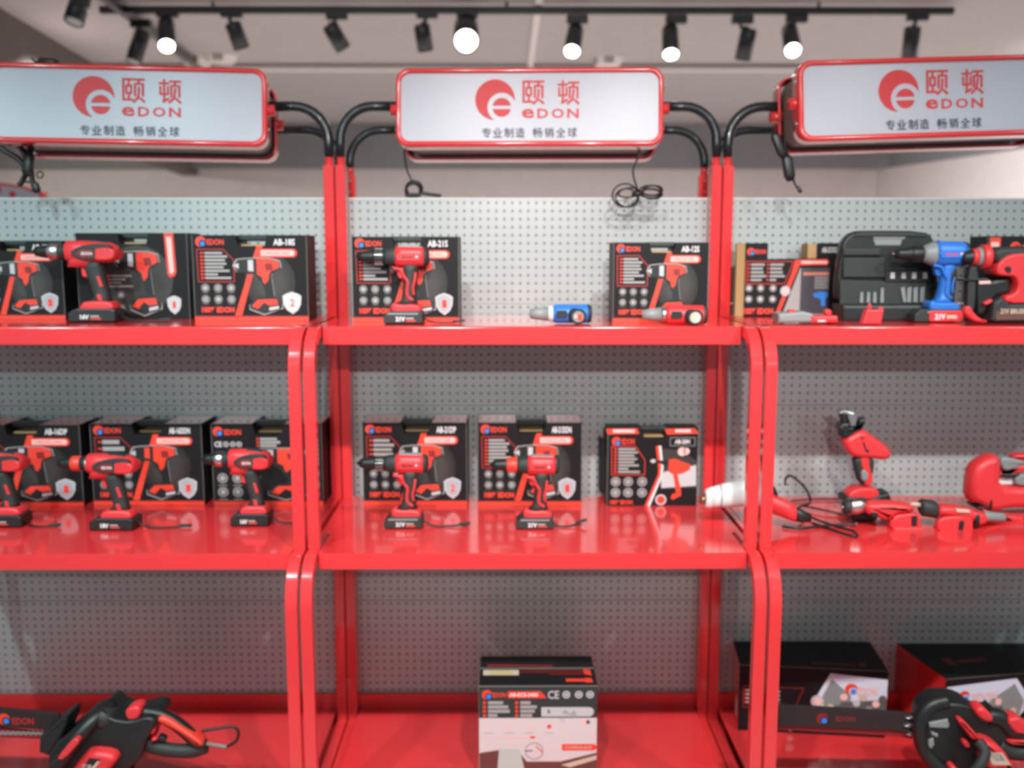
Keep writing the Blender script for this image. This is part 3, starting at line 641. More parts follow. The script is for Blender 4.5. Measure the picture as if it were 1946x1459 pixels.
# ================================================================== DRILLS
AX, AY, AZ = Vector((1, 0, 0)), Vector((0, 1, 0)), Vector((0, 0, 1))
def mm(v): return v/1000
def strap(o, pts, m=CAB, tabrot=0):
    b = MB(); P = [Vector(p)/1000 for p in pts]
    b.tube(P, .0018, m, 6, res=5); off = Vector((0, .004, .0006)); b.tube([p+off*(math.sin(PI*i/(len(P)-1))) for i, p in enumerate(P)], .0018, m, 6, res=5)
    e = P[-1]; d = (P[-1]-P[-2]).normalized()
    b.box((-.014, -.004, -.0015), (.014, .004, .0045), RUB, .001, X=Matrix.Translation(e)@Matrix.Rotation(math.atan2(d.z, d.x), 4, 'Y').inverted())
    return b.build('wrist_strap', o)
def drill_a(label, loc, rz=0, ring=SIL, volts='16V', straps=None, group='red cordless drills standing on the shelves', scale=1, nose=1, ringw=0):
    o = thing('cordless_drill', label, 'cordless drill', loc, rz, group); o.scale = (scale,)*3
    z = .156
    m = MB(); m.lathe_x([(-.136, .0005), (-.134, .004), (-.129, .005), (-.128, .0105), (-.118, .0125), (-.100, .015), (-.098, .0155)], BLK, 24, z=z)
    m.lathe_x([(-.136, .0006), (-.134, .0035), (-.126, .0042)], SIL, 12, z=z); m.build('chuck', o)
    m = MB(); m.lathe_x([(-.099, .0155), (-.097, .0178), (-.080, .0185), (-.077, .0165), (-.075, .016)], ring, 28, z=z); m.build('torque_ring', o)
    m = MB(); m.lathe_x([(-.076, .016), (-.072, .0178), (-.062, .0185), (-.055, .0195)], BLK if ring is not SIL else RUB, 24, z=z); m.lathe_x([(-.063, .0188), (-.060, .0195), (-.056, .0198)], SIL if ring is not SIL else BLK, 24, z=z); m.build('gear_collar', o)
    m = MB()
    m.loft([((-.060, 0, z+.000), AY, AZ, .0175, .019, 2.3), ((-.056, 0, z+.001), AY, AZ, .021, .023, 2.5), ((-.030, 0, z), AY, AZ, .0235, .0245, 2.6), ((.010, 0, z-.001), AY, AZ, .0245, .0245, 2.5), ((.040, 0, z-.002), AY, AZ, .0235, .0215, 2.4), ((.053, 0, z-.003), AY, AZ, .019, .016, 2.2), ((.057, 0, z-.003), AY, AZ, .010, .009, 2)], TRED, 28)
    m.loft([((-.032, 0, z-.034), AX, AY, .026, .017, 3), ((-.020, 0, z-.018), AX, AY, .034, .020, 3), ((-.014, 0, z-.004), AX, AY, .038, .020, 3)], TRED, 20)
    m.build('motor_housing', o)
    # dark lens-shaped side insert, ribbed tail
    m = MB()
    m.slab([(-.046, z-.004), (-.022, z+.012), (.016, z+.018), (.050, z+.014), (.052, z-.004), (.020, z-.017), (-.020, z-.019)], -.0262, .0262, .002, RUB, smooth_iter=1)
    m.slab([(-.030, z-.004), (-.014, z+.004), (.008, z+.004), (.008, z-.012), (-.014, z-.013)], -.0272, -.026, .0004, DRD)
    m.text('EDON', -.016, z-.0075, .008, z-.001, -.0276, WHT, bold=.03); m.build('side_grip_insert', o)
    m = MB(); m.slab([(.012, z+.007), (.042, z+.010), (.057, z+.003), (.058, z-.010), (.048, z-.020), (.010, z-.020), (.014, z-.004)], -.0285, .0285, .004, TRED, smooth_iter=1)
    for i in range(5): m.box((.018, -.0292, z-.015+i*.005), (.050-abs(i-2)*.002, .0292, z-.0130+i*.005), TRED)
    m.build('tail_vent', o)
    m = MB(); m.slab([(-.008, z+.026), (.03, z+.022), (.054, z+.008), (.04, z+.012), (.0, z+.018)], -.012, .012, .002, RUB); m.build('top_cap', o)
    m = MB(); m.slab([(-.028, .124), (-.011, .126), (-.006, .112), (-.012, .098), (-.026, .100), (-.027, .112)], -.009, .009, .003, TRED, smooth_iter=1); m.build('trigger', o)
    m = MB(); ug = (1, 0, .25)
    m.loft([((-.002, 0, .136), ug, AY, .022, .0175, 2.6), ((.000, 0, .120), ug, AY, .021, .0175, 2.4), ((.006, 0, .095), ug, AY, .0195, .0170, 2.3), ((.012, 0, .070), ug, AY, .0185, .0165, 2.3), ((.015, 0, .055), AX, AY, .018, .017, 2.4), ((.010, 0, .044), AX, AY, .026, .020, 2.6)], RUB, 22)
    gr = m.build('handle', o)
    m = MB(); m.slab([(.009, .102), (.016, .102), (.0235, .078), (.016, .078)], -.0172, -.012, .001, TRED); m.slab([(.008, .062), (.017, .062), (.021, .046), (.011, .046)], -.0185, -.012, .001, TRED); m.build('grip_inlay', gr)
    m = MB(); m.slab([(-.034, .024), (.046, .024), (.047, .038), (.036, .048), (-.018, .047), (-.026, .040)], -.025, .025, .006, TRED, smooth_iter=1); m.build('battery_mount', o)
    m = MB(); m.slab([(-.054, .001), (.048, .001), (.052, .006), (.052, .026), (.044, .031), (-.034, .031), (-.044, .027), (-.054, .020)], -.030, .030, .0035, BLK)
    m.text(volts, -.026, .007, -.006, .018, -.0304, WHT, bold=.05); m.rect(-.003, .007, .020, .010, -.0304, ORED); m.rect(-.003, .012, .016, .016, -.0304, GRY); m.build('battery_pack', o)
    if straps: strap(o, straps)
    return o
def drill_b(label, loc, rz=0, ring=None, body=TRED, volts='21V', straps=None, group='red cordless drills standing on the shelves', scale=1, br=.0215, blx=0, collar=RUB, rot=None, dark=RUB, bat=RUB):
    o = thing('cordless_drill', label, 'cordless drill', loc, rz, group, rot); o.scale = (scale,)*3
    z = .154
    m = MB(); m.lathe_x([(-.110, .0006), (-.107, .0045), (-.102, .006), (-.101, .0105), (-.092, .0125), (-.080, .0135), (-.070, .0155), (-.067, .0155)], BLK, 26, z=z)
    m.lathe_x([(-.111, .0006), (-.108, .004), (-.1015, .005)], SIL, 12, z=z); m.build('chuck', o)
    m = MB(); m.lathe_x([(-.068, .0155), (-.066, .0172), (-.044, .018), (-.041, .0165)], ring or BLK, 28, z=z)
    for i in range(14):
        a = 2*PI*i/14; m.box((-.064, -.001, .0165), (-.046, .001, .0188), SIL if not ring else ring, X=Matrix.Translation((0, 0, z))@Matrix.Rotation(a, 4, 'X'))
    m.build('torque_ring', o)
    m = MB(); m.loft([((-.042, 0, z), AY, AZ, .017, .017, 2), ((-.036, 0, z), AY, AZ, .0195, .0195, 2.1), ((-.020, 0, z), AY, AZ, br-.001, br, 2.3), ((-.014, 0, z), AY, AZ, br, br+.001, 2.4)], collar, 26); m.build('gearbox', o)
    m = MB(); m.loft([((-.016, 0, z), AY, AZ, br, br+.0015, 2.5), ((.0, 0, z), AY, AZ, br+.0015, br+.002, 2.6), ((.040, 0, z), AY, AZ, br+.0015, br+.001, 2.6), ((.052, 0, z), AY, AZ, br, br-.0005, 2.5)], body, 28)
    m.slab([(-.010, z-.010), (.040, z-.010), (.044, z-.002), (.040, z+.008), (-.010, z+.008), (-.014, z)], -br-.003, br+.003, .0015, body)
    m.text('EDON', .000, z-.005, .026, z+.002, -br-.0034, BLK if body is TRED else ORED, bold=.03); m.disc(.034, z, .003, -br-.0034, PINK, 12)
    mh = m.build('motor_housing', o)
    m = MB(); m.slab([(-.012, z+br-.004), (.044, z+br-.003), (.046, z+br+.0015), (-.006, z+br+.0035)], -.010, .010, .001, SPL); m.build('top_cap', o)
    m = MB(); m.loft([((.050, 0, z), AY, AZ, br+.001, br+.001, 2.4), ((.056, 0, z), AY, AZ, br, br-.001, 2.4), ((.060, 0, z), AY, AZ, br-.006, br-.006, 2.2)], dark, 26); m.build('end_cap', o)
    m = MB(); m.slab([(-.016, .128), (.006, .130), (.006, .112), (.000, .102), (-.010, .104), (-.014, .116)], -.009, .009, .003, body, smooth_iter=1); m.build('trigger', o)
    m = MB()
    m.loft([((.018, 0, .140), AX, AY, .020, .016, 2.6), ((.017, 0, .122), AX, AY, .0175, .0165, 2.4), ((.015, 0, .095), AX, AY, .0150, .016, 2.3), ((.013, 0, .068), AX, AY, .0155, .016, 2.3), ((.013, 0, .054), AX, AY, .018, .017, 2.4), ((.008, 0, .044), AX, AY, .026, .020, 2.6)], dark if body is TRED else body, 22)
    gr = m.build('handle', o)
    m = MB(); m.tube([(-.022, -.015, .128), (-.004, -.0175, .124), (.004, -.0172, .108), (.012, -.0172, .096), (.010, -.0172, .076), (.012, -.0175, .062), (.024, -.0165, .054)], .0036, body, 8, res=4)
    m.tube([(.030, -.012, .118), (.028, -.015, .100), (.024, -.0155, .082), (.026, -.0155, .066)], .0030, body, 8, res=4); m.build('grip_inlay', gr)
    m = MB(); m.slab([(-.026, .024), (.042, .024), (.043, .038), (.030, .046), (-.010, .044), (-.020, .050), (-.028, .042)], -.024, .024, .005, body, smooth_iter=1); m.build('battery_mount', o)
    m = MB(); x0 = -.044+blx; m.slab([(x0+.002, .001), (.043, .001), (.047, .005), (.046, .026), (.040, .030), (x0+.014, .030), (x0, .018), (x0, .004)], -.028, .028, .003, bat)
    m.rect(-.034, .0215, .036, .0255, -.0284, SPL)
    m.text(volts, -.016, .006, .006, .017, -.0284, WHT, bold=.05); m.rect(.008, .006, .030, .009, -.0284, ORED); m.rect(.008, .011, .026, .015, -.0284, GRY); m.build('battery_pack', o)
    if body is TBLU:
        m = MB(); m.slab(rrect(-.030, .002, .046, .027, .006, 4), -.031, -.020, .002, TRED); m.text(volts, -.018, .007, .006, .020, -.0314, WHT, bold=.05); m.rect(.009, .009, .032, .017, -.0314, CREAM); m.build('battery_bezel', o)
        m = MB(); m.slab([(.018, .120), (.036, .120), (.030, .060), (.034, .044), (.014, .044), (.020, .07)], -.0175, .0175, .004, BLK, smooth_iter=1); m.build('rear_grip', o)
    if straps: strap(o, straps)
    return o
def base(px, py, z): p = onz(px, py, z); return (p.x, p.y, z+.0004)
def bb(px, py, z, half=.029): p = onz(px, py, z); return (p.x, p.y+half, z+.0004)
RR = mat('orange_red_plastic', (.70, .05, .03), .4)
ST = [(52, 0, 14), (66, -6, 8), (80, -10, 3), (100, -10, 2.5), (120, -6, 4)]
drill_a('red and black drill with silver collar, left on the top shelf', bb(176, 613, Z1), 0, SIL, '16V', [(52, 0, 14), (70, -4, 6), (95, -10, 2), (125, -12, 2), (155, -10, 4)], scale=1.06)
drill_b('red drill on the middle top shelf before a black carton', bb(765, 616, Z1), 0, straps=[(46, -8, 14), (60, -14, 6), (80, -20, 2.5), (110, -18, 2.5), (128, -8, 4)], scale=1.0)
drill_a('red drill cut off by the left edge on the second shelf', bb(0, 1003, Z2), 0, SIL, '16V', [(50, -4, 12), (66, -20, 3), (80, -26, 2.5), (100, -28, 2.5), (128, -24, 4)])
drill_a('red and black drill with red collar, second shelf left bay', bb(213, 1009, Z2), math.radians(-2), RR, '18V', [(52, 0, 14), (66, -2, 7), (90, -8, 2.5), (130, -6, 3), (165, 4, 4)])
drill_a('red and black drill with silver collar next to the left front bars', bb(475, 1001, Z2), 0, SIL, '16V', [(52, 0, 14), (64, 0, 9), (80, -4, 3), (105, -8, 2.5), (125, -10, 3)]).scale = (.86, 1, 1.02)
drill_b('red drill with all-black chuck on the middle second shelf', bb(765, 1006, Z2), 0, straps=[(46, -4, 14), (58, -8, 8), (80, -12, 2.5), (120, -12, 3), (146, -6, 6)])
drill_b('red drill with red collar ring in the centre of the middle second shelf', bb(1016, 1007, Z2), 0, RR, straps=[(46, -4, 12), (56, -10, 4), (75, -12, 2.5), (100, -4, 5), (116, 6, 10)], scale=.98)
# blue drill on the right top shelf
drill_b('blue cordless drill standing before the open case', bb(1790, 613, Z1), 0, BLK, TBLU, '21V', None, None, 1.04, .027, -.018, SPL, dark=BLK)
# small screwdrivers lying down on the middle top shelf (end of the grip faces the viewer)
def lying(name, label, px, py, body, length=.145, capm=SPL, r=.0215):
    p = onz(px, py, Z1); o = thing(name, label, 'cordless screwdriver', (p.x, p.y+.02, Z1+.0004), math.radians(0))
    z = r+.001
    m = MB(); L = length
    m.lathe_x([(-L/2, .001), (-L/2+.002, .011), (-L/2+.02, .014), (-L/2+.045, .0165)], SPL, 24, z=z); m.build('chuck', o)
    m = MB(); m.lathe_x([(-L/2+.044, .0175), (-L/2+.056, .0185)], WPL if body is TBLU else SIL, 24, z=z); m.build('torque_ring', o)
    m = MB(); m.lathe_x([(-L/2+.055, .0185), (-L/2+.062, r), (L/2-.012, r), (L/2-.004, r*.85), (L/2, r*.5)], body, 28, z=z)
    m.slab([(-.012, z-.008), (.012, z-.008), (.016, z), (.012, z+.009), (-.010, z+.009)], -r-.001, r*0, .001, BLK); m.build('motor_housing', o)
    m = MB(); m.lathe_x([(L/2-.010, r+.0008), (L/2-.002, r*.9)], RUB, 24, z=z); m.build('end_cap', o)
    # grip comes towards the viewer
    m = MB(); m.loft([((L/2-.045, .0, z), AX, AZ, .016, .017, 2.2), ((L/2-.040, -.020, z-.003), AX, AZ, .0165, .0165, 2.2), ((L/2-.034, -.034, z-.004), AX, AZ, .0185, .0175, 2.2)], RUB, 22); m.build('handle', o)
    m = MB(); c = (L/2-.034, -.034, z-.004)
    m.loft([(c, AX, AZ, .0188, .0178, 2.2), ((c[0], c[1]-.004, c[2]), AX, AZ, .016, .015, 2.2)], RUB, 22)
    m.disc(c[0], c[2], .0125, c[1]-.0044, capm, 18); m.rect(c[0]-.001, c[2]-.009, c[0]+.009, c[2]+.006, c[1]-.0050, ORED if body is TBLU else PINK); m.rect(c[0]-.009, c[2]-.003, c[0]-.002, c[2]+.004, c[1]-.0050, CREAM)
    m.build('battery_end', o)
    return o
lying('cordless_screwdriver', 'blue and black screwdriver lying alone on the middle top shelf', 1066, 616, TBLU)
lying('cordless_screwdriver', 'red and grey screwdriver lying before the carton at the right post, top shelf', 1284, 618, TRED, .15, CREAM)
# ================================================================== traced tools: outline -> real slab
def tracer(ox, oy, s, Y): return lambda x, y: (lambda p: (p.x, p.z))(at(ox+x/s, oy+y/s, Y))
class Trace:
    def __init__(t, ox, oy, s, Y, name, label, cat, group=None, basepx=None, z=None):
        t.T = tracer(ox, oy, s, Y); t.Y = Y
        b_ = at(basepx[0], basepx[1], Y) if basepx else at(ox, oy, Y)
        t.org = Vector((b_.x, Y, z if z is not None else b_.z)); t.o = thing(name, label, cat, t.org, 0, group)
    def P(t, pts): return [t.T(*p) for p in pts]
    def part(t, name, shapes, parent=None, tubes=(), rects=(), texts=(), lofts=()):
        """shapes: (pts, y0, y1, bevel, material, smooth)"""
        m = MB()
        for pts, y0, y1, bv, mt, sm in shapes: m.slab(t.P(pts), t.Y+y0, t.Y+y1, bv, mt, smooth_iter=sm)
        for pts, r, mt in tubes:
            m.tube([(t.T(x, y)[0], t.Y+d, t.T(x, y)[1]) for x, y, d in pts], r, mt, 10, res=5)
        for pts, d, mt in rects: m.poly(t.P(pts), t.Y+d, mt)
        for tx, x0, y0, x1, y1, d, mt in texts:
            a = t.T(x0, y1); c = t.T(x1, y0); m.text(tx, a[0], a[1], c[0], c[1], t.Y+d, mt, bold=.03)
        for secs, mt in lofts:   # (x, y, dy, rx, ry): round section around an x-directed axis
            m.loft([((t.T(x, y)[0], t.Y+d, t.T(x, y)[1]), AY, AZ, ry, rz_, 2.1) for x, y, d, ry, rz_ in secs], mt, 22)
        return m.build(name, parent or t.o, org=t.org)
# --- open bit case, crop origin (1560,420) scale 5.04
t = Trace(1560, 420, 5.04, 2.38, 'open_tool_case', 'open black plastic case of drill bits behind the blue drill', 'tool case', None, (1680, 610), Z1+.0005)
t.part('case_lid', [([(150,560),(190,300),(215,180),(320,95),(480,90),(1000,95),(1085,165),(1110,300),(1130,600),(1140,800),(150,800)], .0, .035, .006, BLK, 1)],
       rects=[([(490,140),(820,140),(800,170),(510,170)], -.0008, SPL)])
t.part('lid_handle', [([(500,175),(780,175),(760,235),(520,235)], -.002, .004, .002, SPL, 0), ([(330,120),(990,120),(1010,150),(310,150)], -.004, .004, .002, RUB, 0)])
t.part('case_tray', [([(200,260),(560,260),(560,330),(200,330)], -.012, .0, .003, RUB, 0), ([(200,350),(600,350),(600,540),(200,540)], -.012, .0, .003, RUB, 0), ([(170,560),(1000,590),(1010,800),(170,800)], -.010, .0, .003, RUB, 0), ([(600,470),(1040,470),(1040,590),(600,590)], -.012, 0, .003, BLK, 0)])
t.part('case_base', [([(135,790),(1150,790),(1165,955),(150,955)], -.05, .03, .008, BLK, 0)])
for i, x in enumerate((350, 415, 475, 545)): t.part('drill_bit', [([(x, 780), (x+35, 780), (x+35, 680-(40 if i == 3 else 0)), (x+8, 675-(40 if i == 3 else 0))], -.016, -.010, .001, SPL, 0)])
for i, x in enumerate((735, 800, 860, 925)): t.part('drill_bit', [([(x+(30 if i == 0 else 0), 775), (x+(60 if i == 0 else 40), 775), (x+45, 625), (x+5, 640)], -.016, -.010, .001, SPL, 0)])
for i, x in enumerate((640, 745, 845, 950)): t.part('socket_bit', [([(x, 550), (x+42, 550), (x+42, 490), (x+5, 490)], -.018, -.010, .001, (LGRY, GRY, LGRY, GRY)[i], 0)])
# --- charger with red battery in front of the step-cut carton: crop (1360,420) scale 3.32
t = Trace(1360, 420, 3.32, 2.24, 'battery_charger', 'dark grey charger with a red end, before the step-cut carton', 'charger', None, (1535, 613), Z1+.0005)
t.part('charger_base', [([(395,585),(560,570),(620,585),(620,640),(400,643)], .0, .06, .006, SPL, 0)])
t.part('red_end', [([(600,598),(770,598),(770,640),(605,642)], -.004, .05, .005, TRED, 0)], rects=[([(640,622),(690,622),(690,634),(640,634)], -.005, PINK)])
t.part('button', [([(475,560),(515,560),(520,582),(470,582)], .015, .03, .002, TRED, 0)])
t.part('button', [([(700,565),(730,555),(748,575),(740,598),(705,598)], .01, .03, .003, TRED, 1)])
# red battery cap
t = Trace(1560, 420, 5.04, 2.22, 'battery_clip', 'small red plastic clip with two prongs, before the open case', 'plastic clip', None, (1660, 613), Z1+.0005)
t.part('clip_plate', [([(400,985),(580,985),(605,850),(445,850)], .0, .025, .003, TRED, 0)])
t.part('prong', [([(450,860),(490,850),(490,800),(475,785),(455,815)], .003, .010, .002, TRED, 0)]); t.part('prong', [([(560,860),(604,858),(605,830),(580,818),(560,830)], .003, .010, .002, TRED, 0)])
# small curved red guard at the foot of the hammer
t = Trace(1560, 420, 5.04, 2.22, 'red_hook', 'small curved red plastic hook between blue drill and rotary hammer', 'plastic hook', None, (1860, 613), Z1+.0005)
t.part('hook', [([(1370,870),(1400,815),(1440,815),(1470,880),(1540,940),(1600,950),(1600,975),(1500,970),(1430,930)], .0, .022, .004, TRED, 1)])
# --- rotary hammer: crop (1560,420) 5.04
t = Trace(1560, 420, 5.04, 2.26, 'rotary_hammer', 'red cordless rotary hammer cut off by the right edge, top shelf', 'rotary hammer', None, (1930, 614), Z1+.0005)
t.part('chuck', [], lofts=[([(1395,355,.03,.012,.010), (1420,350,.03,.017,.015), (1490,345,.03,.019,.018), (1500,345,.03,.019,.018)], BLK)])
t.part('red_collar', [], lofts=[([(1495,345,.03,.020,.019), (1545,345,.03,.021,.020)], TRED), ([(1585,345,.03,.026,.026), (1600,345,.03,.029,.029), (1655,345,.03,.029,.029), (1668,345,.03,.025,.025)], TRED)])
t.part('gear_nose', [], lofts=[([(1540,345,.03,.020,.020), (1590,345,.03,.023,.024)], SPL)])
t.part('gear_housing', [([(1660,250),(1950,240),(2150,250),(2150,420),(1900,430),(1700,420),(1660,360)], .0, .06, .012, RUB, 1)])
t.part('motor_housing', [([(1665,470),(1700,390),(1800,315),(1950,305),(2200,310),(2200,470),(1990,500),(1980,690),(2060,790),(1760,790),(1750,720),(1860,690),(1880,600),(1850,530),(1780,528),(1690,520)], -.006, .062, .005, TRED, 1)],
       rects=[([(1740,450),(1770,432),(1805,440),(1812,470),(1795,500),(1765,495)], -.0066, BLK)])
t.part('side_handle', [([(1470,440),(1540,430),(1560,520),(1520,860),(1480,870),(1440,860),(1450,560)], .02, .045, .006, RUB, 0), ([(1380,560),(1640,545),(1640,575),(1400,578)], .015, .05, .003, BLK, 0)])
t.part('front_grip', [([(1520,580),(1680,570),(1720,560),(1850,530),(1850,690),(1720,720),(1680,760),(1600,900),(1530,900)], .012, .052, .008, BLK, 0)], rects=[([(1535,575),(1645,570),(1650,600),(1540,605)], .011, PINK)])
t.part('battery_pack', [([(1640,780),(1720,720),(1800,790),(2200,790),(2200,965),(1660,965),(1620,950)], -.008, .065, .008, RUB, 0), ([(1550,790),(1640,740),(1655,770),(1600,810)], .0, .02, .003, TRED, 1)], rects=[([(1660,860),(2100,850),(2100,940),(1660,945)], -.0086, mat('battery_label_brown', (.12, .06, .045), .5))], texts=[('21V BRUSHLESS', 1700, 835, 2050, 885, -.0092, CREAM)])
# carton behind the hammer
def art_plain(m, w, h, opt, y=-.0006):
    m.rect(w*.02, h*.80, w*.115, h*.985, y, ORED); m.rect(w*.035, h*.83, w*.10, h*.93, y-.0004, PINK); logo(m, w*.24, h*.87, .013, y, ORED, blue=BLU); m.text('EDON', w*.30, h*.84, w*.50, h*.90, y, ORED, bold=.03)
    m.text('AB-28RH', w*.65, h*.84, w*.95, h*.90, y, WHT, bold=.03)
carton('hammer_carton', 'black carton with logo behind the rotary hammer, right edge', 1866, 2090, 607, Z1, 449, dict(band=False, redtop=False), art=art_plain, notch=False, depth=.09)
# step-cut carton at the left of the right bay
def step_carton():
    px0, px1 = 1412, 1600; a = onz(px0, 601, Z1); b_ = onz(px1, 601, Z1); w = b_.x-a.x; h = at(px0, 462, a.y).z-Z1
    o = thing('drill_carton', 'black carton with step-cut front and bare cardboard side, left on the right top shelf', 'box', (a.x, a.y, Z1+.0004), 0, None)
    P = lambda x, y: ((x-175)/(800-175)*w, (1-(y-140)/(600-140))*h)
    m = MB(); d = .10
    m.slab([P(175, 600), P(800, 600), P(800, 140), P(625, 140), P(625, 235), P(318, 240), P(318, 140), P(175, 140)], 0, .0025, 0, CART)
    m.slab([P(175, 600), P(800, 600), P(800, 140), P(625, 140), P(625, 235), P(318, 240), P(318, 140), P(175, 140)], d-.0025, d, 0, CART)
    m.box((-.002, 0, 0), (0.0005, d, h), KRAFT); m.box((w-.002, 0, 0), (w, d, h), CART); m.box((0, 0, 0), (w, d, .002), CART)
    m.box((P(570, 0)[0], .003, h*.78), (P(625, 0)[0], d*.6, h*.99), KRAFT)
    m.box((0, .01, 0), (w, d-.01, h*.74), CART)
    m.add([(-.0024, 0, 0), (-.024, -.012, 0), (-.024, -.012, h), (-.0024, 0, h)], [(0, 1, 2, 3)], KRAFT)
    m.add([(-.0030, .0004, 0), (-.0245, -.0116, 0), (-.0245, -.0116, h), (-.0030, .0004, h)], [(0, 1, 2, 3)], KRAFT)
    y = -.0006
    c = P(212, 195); logo(m, c[0], c[1], .010, y, ORED, blue=BLU); m.text('EDON', *P(238, 208), *P(305, 180), y, ORED, bold=.04)
    m.line([P(*p) for p in ((185, 255), (480, 255), (430, 395), (185, 395))], .0015, y, ORED, True)
    for i in range(5):
        for x in (215, 335): m.rect(*P(x, 282+i*24), *P(x+(85, 75, 80, 95, 70)[i] if x < 300 or i < 4 else x+40, 268+i*24), y, GRY); c = P(x-14, 275+i*24); m.disc(c[0], c[1], .0025, y, ORED, 8)
    for yy in (423, 492):
        for x in (207, 280, 358): c = P(x, yy); m.ring(c[0], c[1], .0075, .0092, y, GRY, 14); m.disc(c[0], c[1], .0058, y, LGRY, 8)
    m.text('100% EDON', *P(180, 588), *P(365, 548), y, ORED, bold=.05)
    m.poly([P(490, 245), P(690, 240), P(705, 258), P(690, 278), P(520, 278), P(400, 590), P(375, 590), P(470, 330)], y-.0004, ORED); m.rect(*P(530, 268), *P(690, 252), y-.0008, PINK)
    m.poly([P(525, 295), P(710, 295), P(710, 590), P(420, 590)], y-.0002, GRY); m.rect(*P(530, 585), *P(712, 295), y-.0006, mat('print_slate', (.05, .05, .065), .5))
    m.rect(*P(545, 342), *P(705, 322), y-.001, mat('print_salmon', (.55, .20, .14), .5))
    for r_ in range(4):
        for k in range(8): m.rect(*P(620+k*11, 366+r_*20), *P(626+k*11, 350+r_*20), y-.001, GRY)
    m.poly([P(610, 460), P(650, 445), P(705, 450), P(705, 470), P(690, 490), P(690, 535), P(665, 535), P(660, 490), P(620, 480)], y-.001, BLU)
    m.text('AB-21DDN', *P(655, 200), *P(772, 165), y, LGRY, bold=.03)
    m.disc(*P(435, 440), .013, y-.001, LGRY, 14); m.disc(*P(440, 440), .006, y-.0014, PINK, 10)
    m.build('printed_sleeve', o)
step_carton()
# ================================================================== second shelf, right bay
# heat gun with white barrel lying behind the right front bars: crop (1100,760) scale 4.56
t = Trace(1100, 760, 4.56, 2.26, 'heat_gun', 'white barrelled power tool with red body and black cord, behind the right front bars', 'power tool', None, (1440, 995), Z2+.0005)
t.part('nozzle', [], lofts=[([(1065,905,.03,.002,.002), (1075,902,.03,.005,.006), (1120,880,.03,.010,.013)], mat('brass_tip', (.30, .22, .12), .35, metal=1)), ([(1115,882,.03,.014,.020), (1130,880,.03,.017,.024), (1160,875,.03,.018,.026), (1175,868,.03,.021,.026)], WPL)])
t.part('white_barrel', [], lofts=[([(1170,868,.03,.022,.024), (1200,865,.03,.024,.026), (1300,850,.03,.025,.030), (1400,835,.03,.025,.032), (1560,825,.03,.025,.030)], WPL), ([(1240,858,.03,.026,.0295), (1250,857,.03,.026,.0295)], SPL)])
t.part('black_guard', [([(1540,700),(1600,690),(1660,700),(1710,760),(1740,830),(1740,900),(1690,930),(1600,930),(1540,900)], .0, .06, .01, BLK, 1)])
t.part('red_body', [], lofts=[([(1580,880,.0,.012,.020), (1650,890,.0,.019,.024), (1760,925,-.01,.019,.023), (1850,965,-.015,.017,.021), (1865,972,-.015,.012,.016)], TRED)])
t.part('body_cap', [], lofts=[([(1850,968,-.015,.014,.018), (1900,985,-.018,.013,.016), (1985,1000,-.02,.008,.010)], BLK)])
cb = MB()
def cpt(x, y, Yd, o_=1440, p_=740, s_=3.846): return tuple(at(o_+x/s_, p_+y/s_, Yd))
def shelf_pt(x, y, z, o_=1440, p_=740, s_=3.846): q = onz(o_+x/s_, p_+y/s_, z); return (q.x, q.y, z)
zt = Z2+.0045
cord = [shelf_pt(400, 975, zt), shelf_pt(520, 1015, zt), shelf_pt(650, 1060, zt), shelf_pt(725, 1070, zt), shelf_pt(700, 1035, zt), shelf_pt(600, 1005, zt), shelf_pt(470, 965, zt+.003), shelf_pt(360, 915, zt+.004), cpt(300, 860, 2.34), cpt(380, 830, 2.36), cpt(370, 760, 2.36), cpt(320, 690, 2.36), cpt(240, 630, 2.36), cpt(205, 650, 2.34), cpt(200, 700, 2.33)]
cb.tube(cord, .0030, CAB, 8, res=6); cb.build('cord', t.o, org=t.org)
cb = MB(); cb.tube([shelf_pt(240, 815, zt), shelf_pt(420, 800, zt), shelf_pt(640, 800, zt)], .0022, CAB, 8, res=5)
cb.tube([shelf_pt(180, 1000, zt), shelf_pt(300, 1015, zt), shelf_pt(400, 1005, zt), shelf_pt(560, 990, zt), shelf_pt(700, 985, zt+.003), shelf_pt(720, 980, zt+.006)], .0030, CAB, 8, res=5)
cb.tube([shelf_pt(330, 850, zt+.004), shelf_pt(480, 880, zt+.0045), shelf_pt(640, 915, zt), shelf_pt(760, 935, zt)], .0026, CAB, 8, res=5)
cb.build('cord', t.o, org=t.org)
q = Vector(shelf_pt(775, 960, Z2)); cb = MB(); cb.box((q.x-.030, q.y-.012, Z2+.001), (q.x+.030, q.y+.014, Z2+.026), BLK, .007); cb.build('power_plug', t.o, org=t.org)
# --- reciprocating saw standing on its battery, crop (1440,740) 3.846
t = Trace(1440, 740, 3.846, 2.43, 'reciprocating_saw', 'red cordless saw standing upright on its battery, right second shelf', 'cordless saw', None, (1640, 950), Z2+.0005)
t.part('saw_head', [([(610,350),(750,275),(790,310),(870,360),(940,420),(960,460),(945,495),(900,508),(830,495),(700,490),(650,460),(620,400)], -.025, .025, .012, TRED, 1)],
       texts=[('X', 720, 330, 755, 352, -.0256, BLK)], rects=[([(738,372),(752,370),(770,425),(788,428),(788,445),(765,445)], -.0256, BLK)])
t.part('shoe_bracket', [([(575,270),(600,240),(650,235),(665,270),(720,262),(722,210),(775,205),(770,235),(745,280),(640,345),(600,340),(605,310)], -.02, .02, .005, BLK, 0), ([(595,165),(640,165),(650,200),(640,250),(610,250),(605,200)], -.012, .012, .003, BLK, 0)])
t.part('steel_shoe', [([(580,160),(620,145),(690,165),(715,200),(700,262),(665,262),(650,210),(640,175),(590,168)], -.016, .016, .002, SIL, 0)])
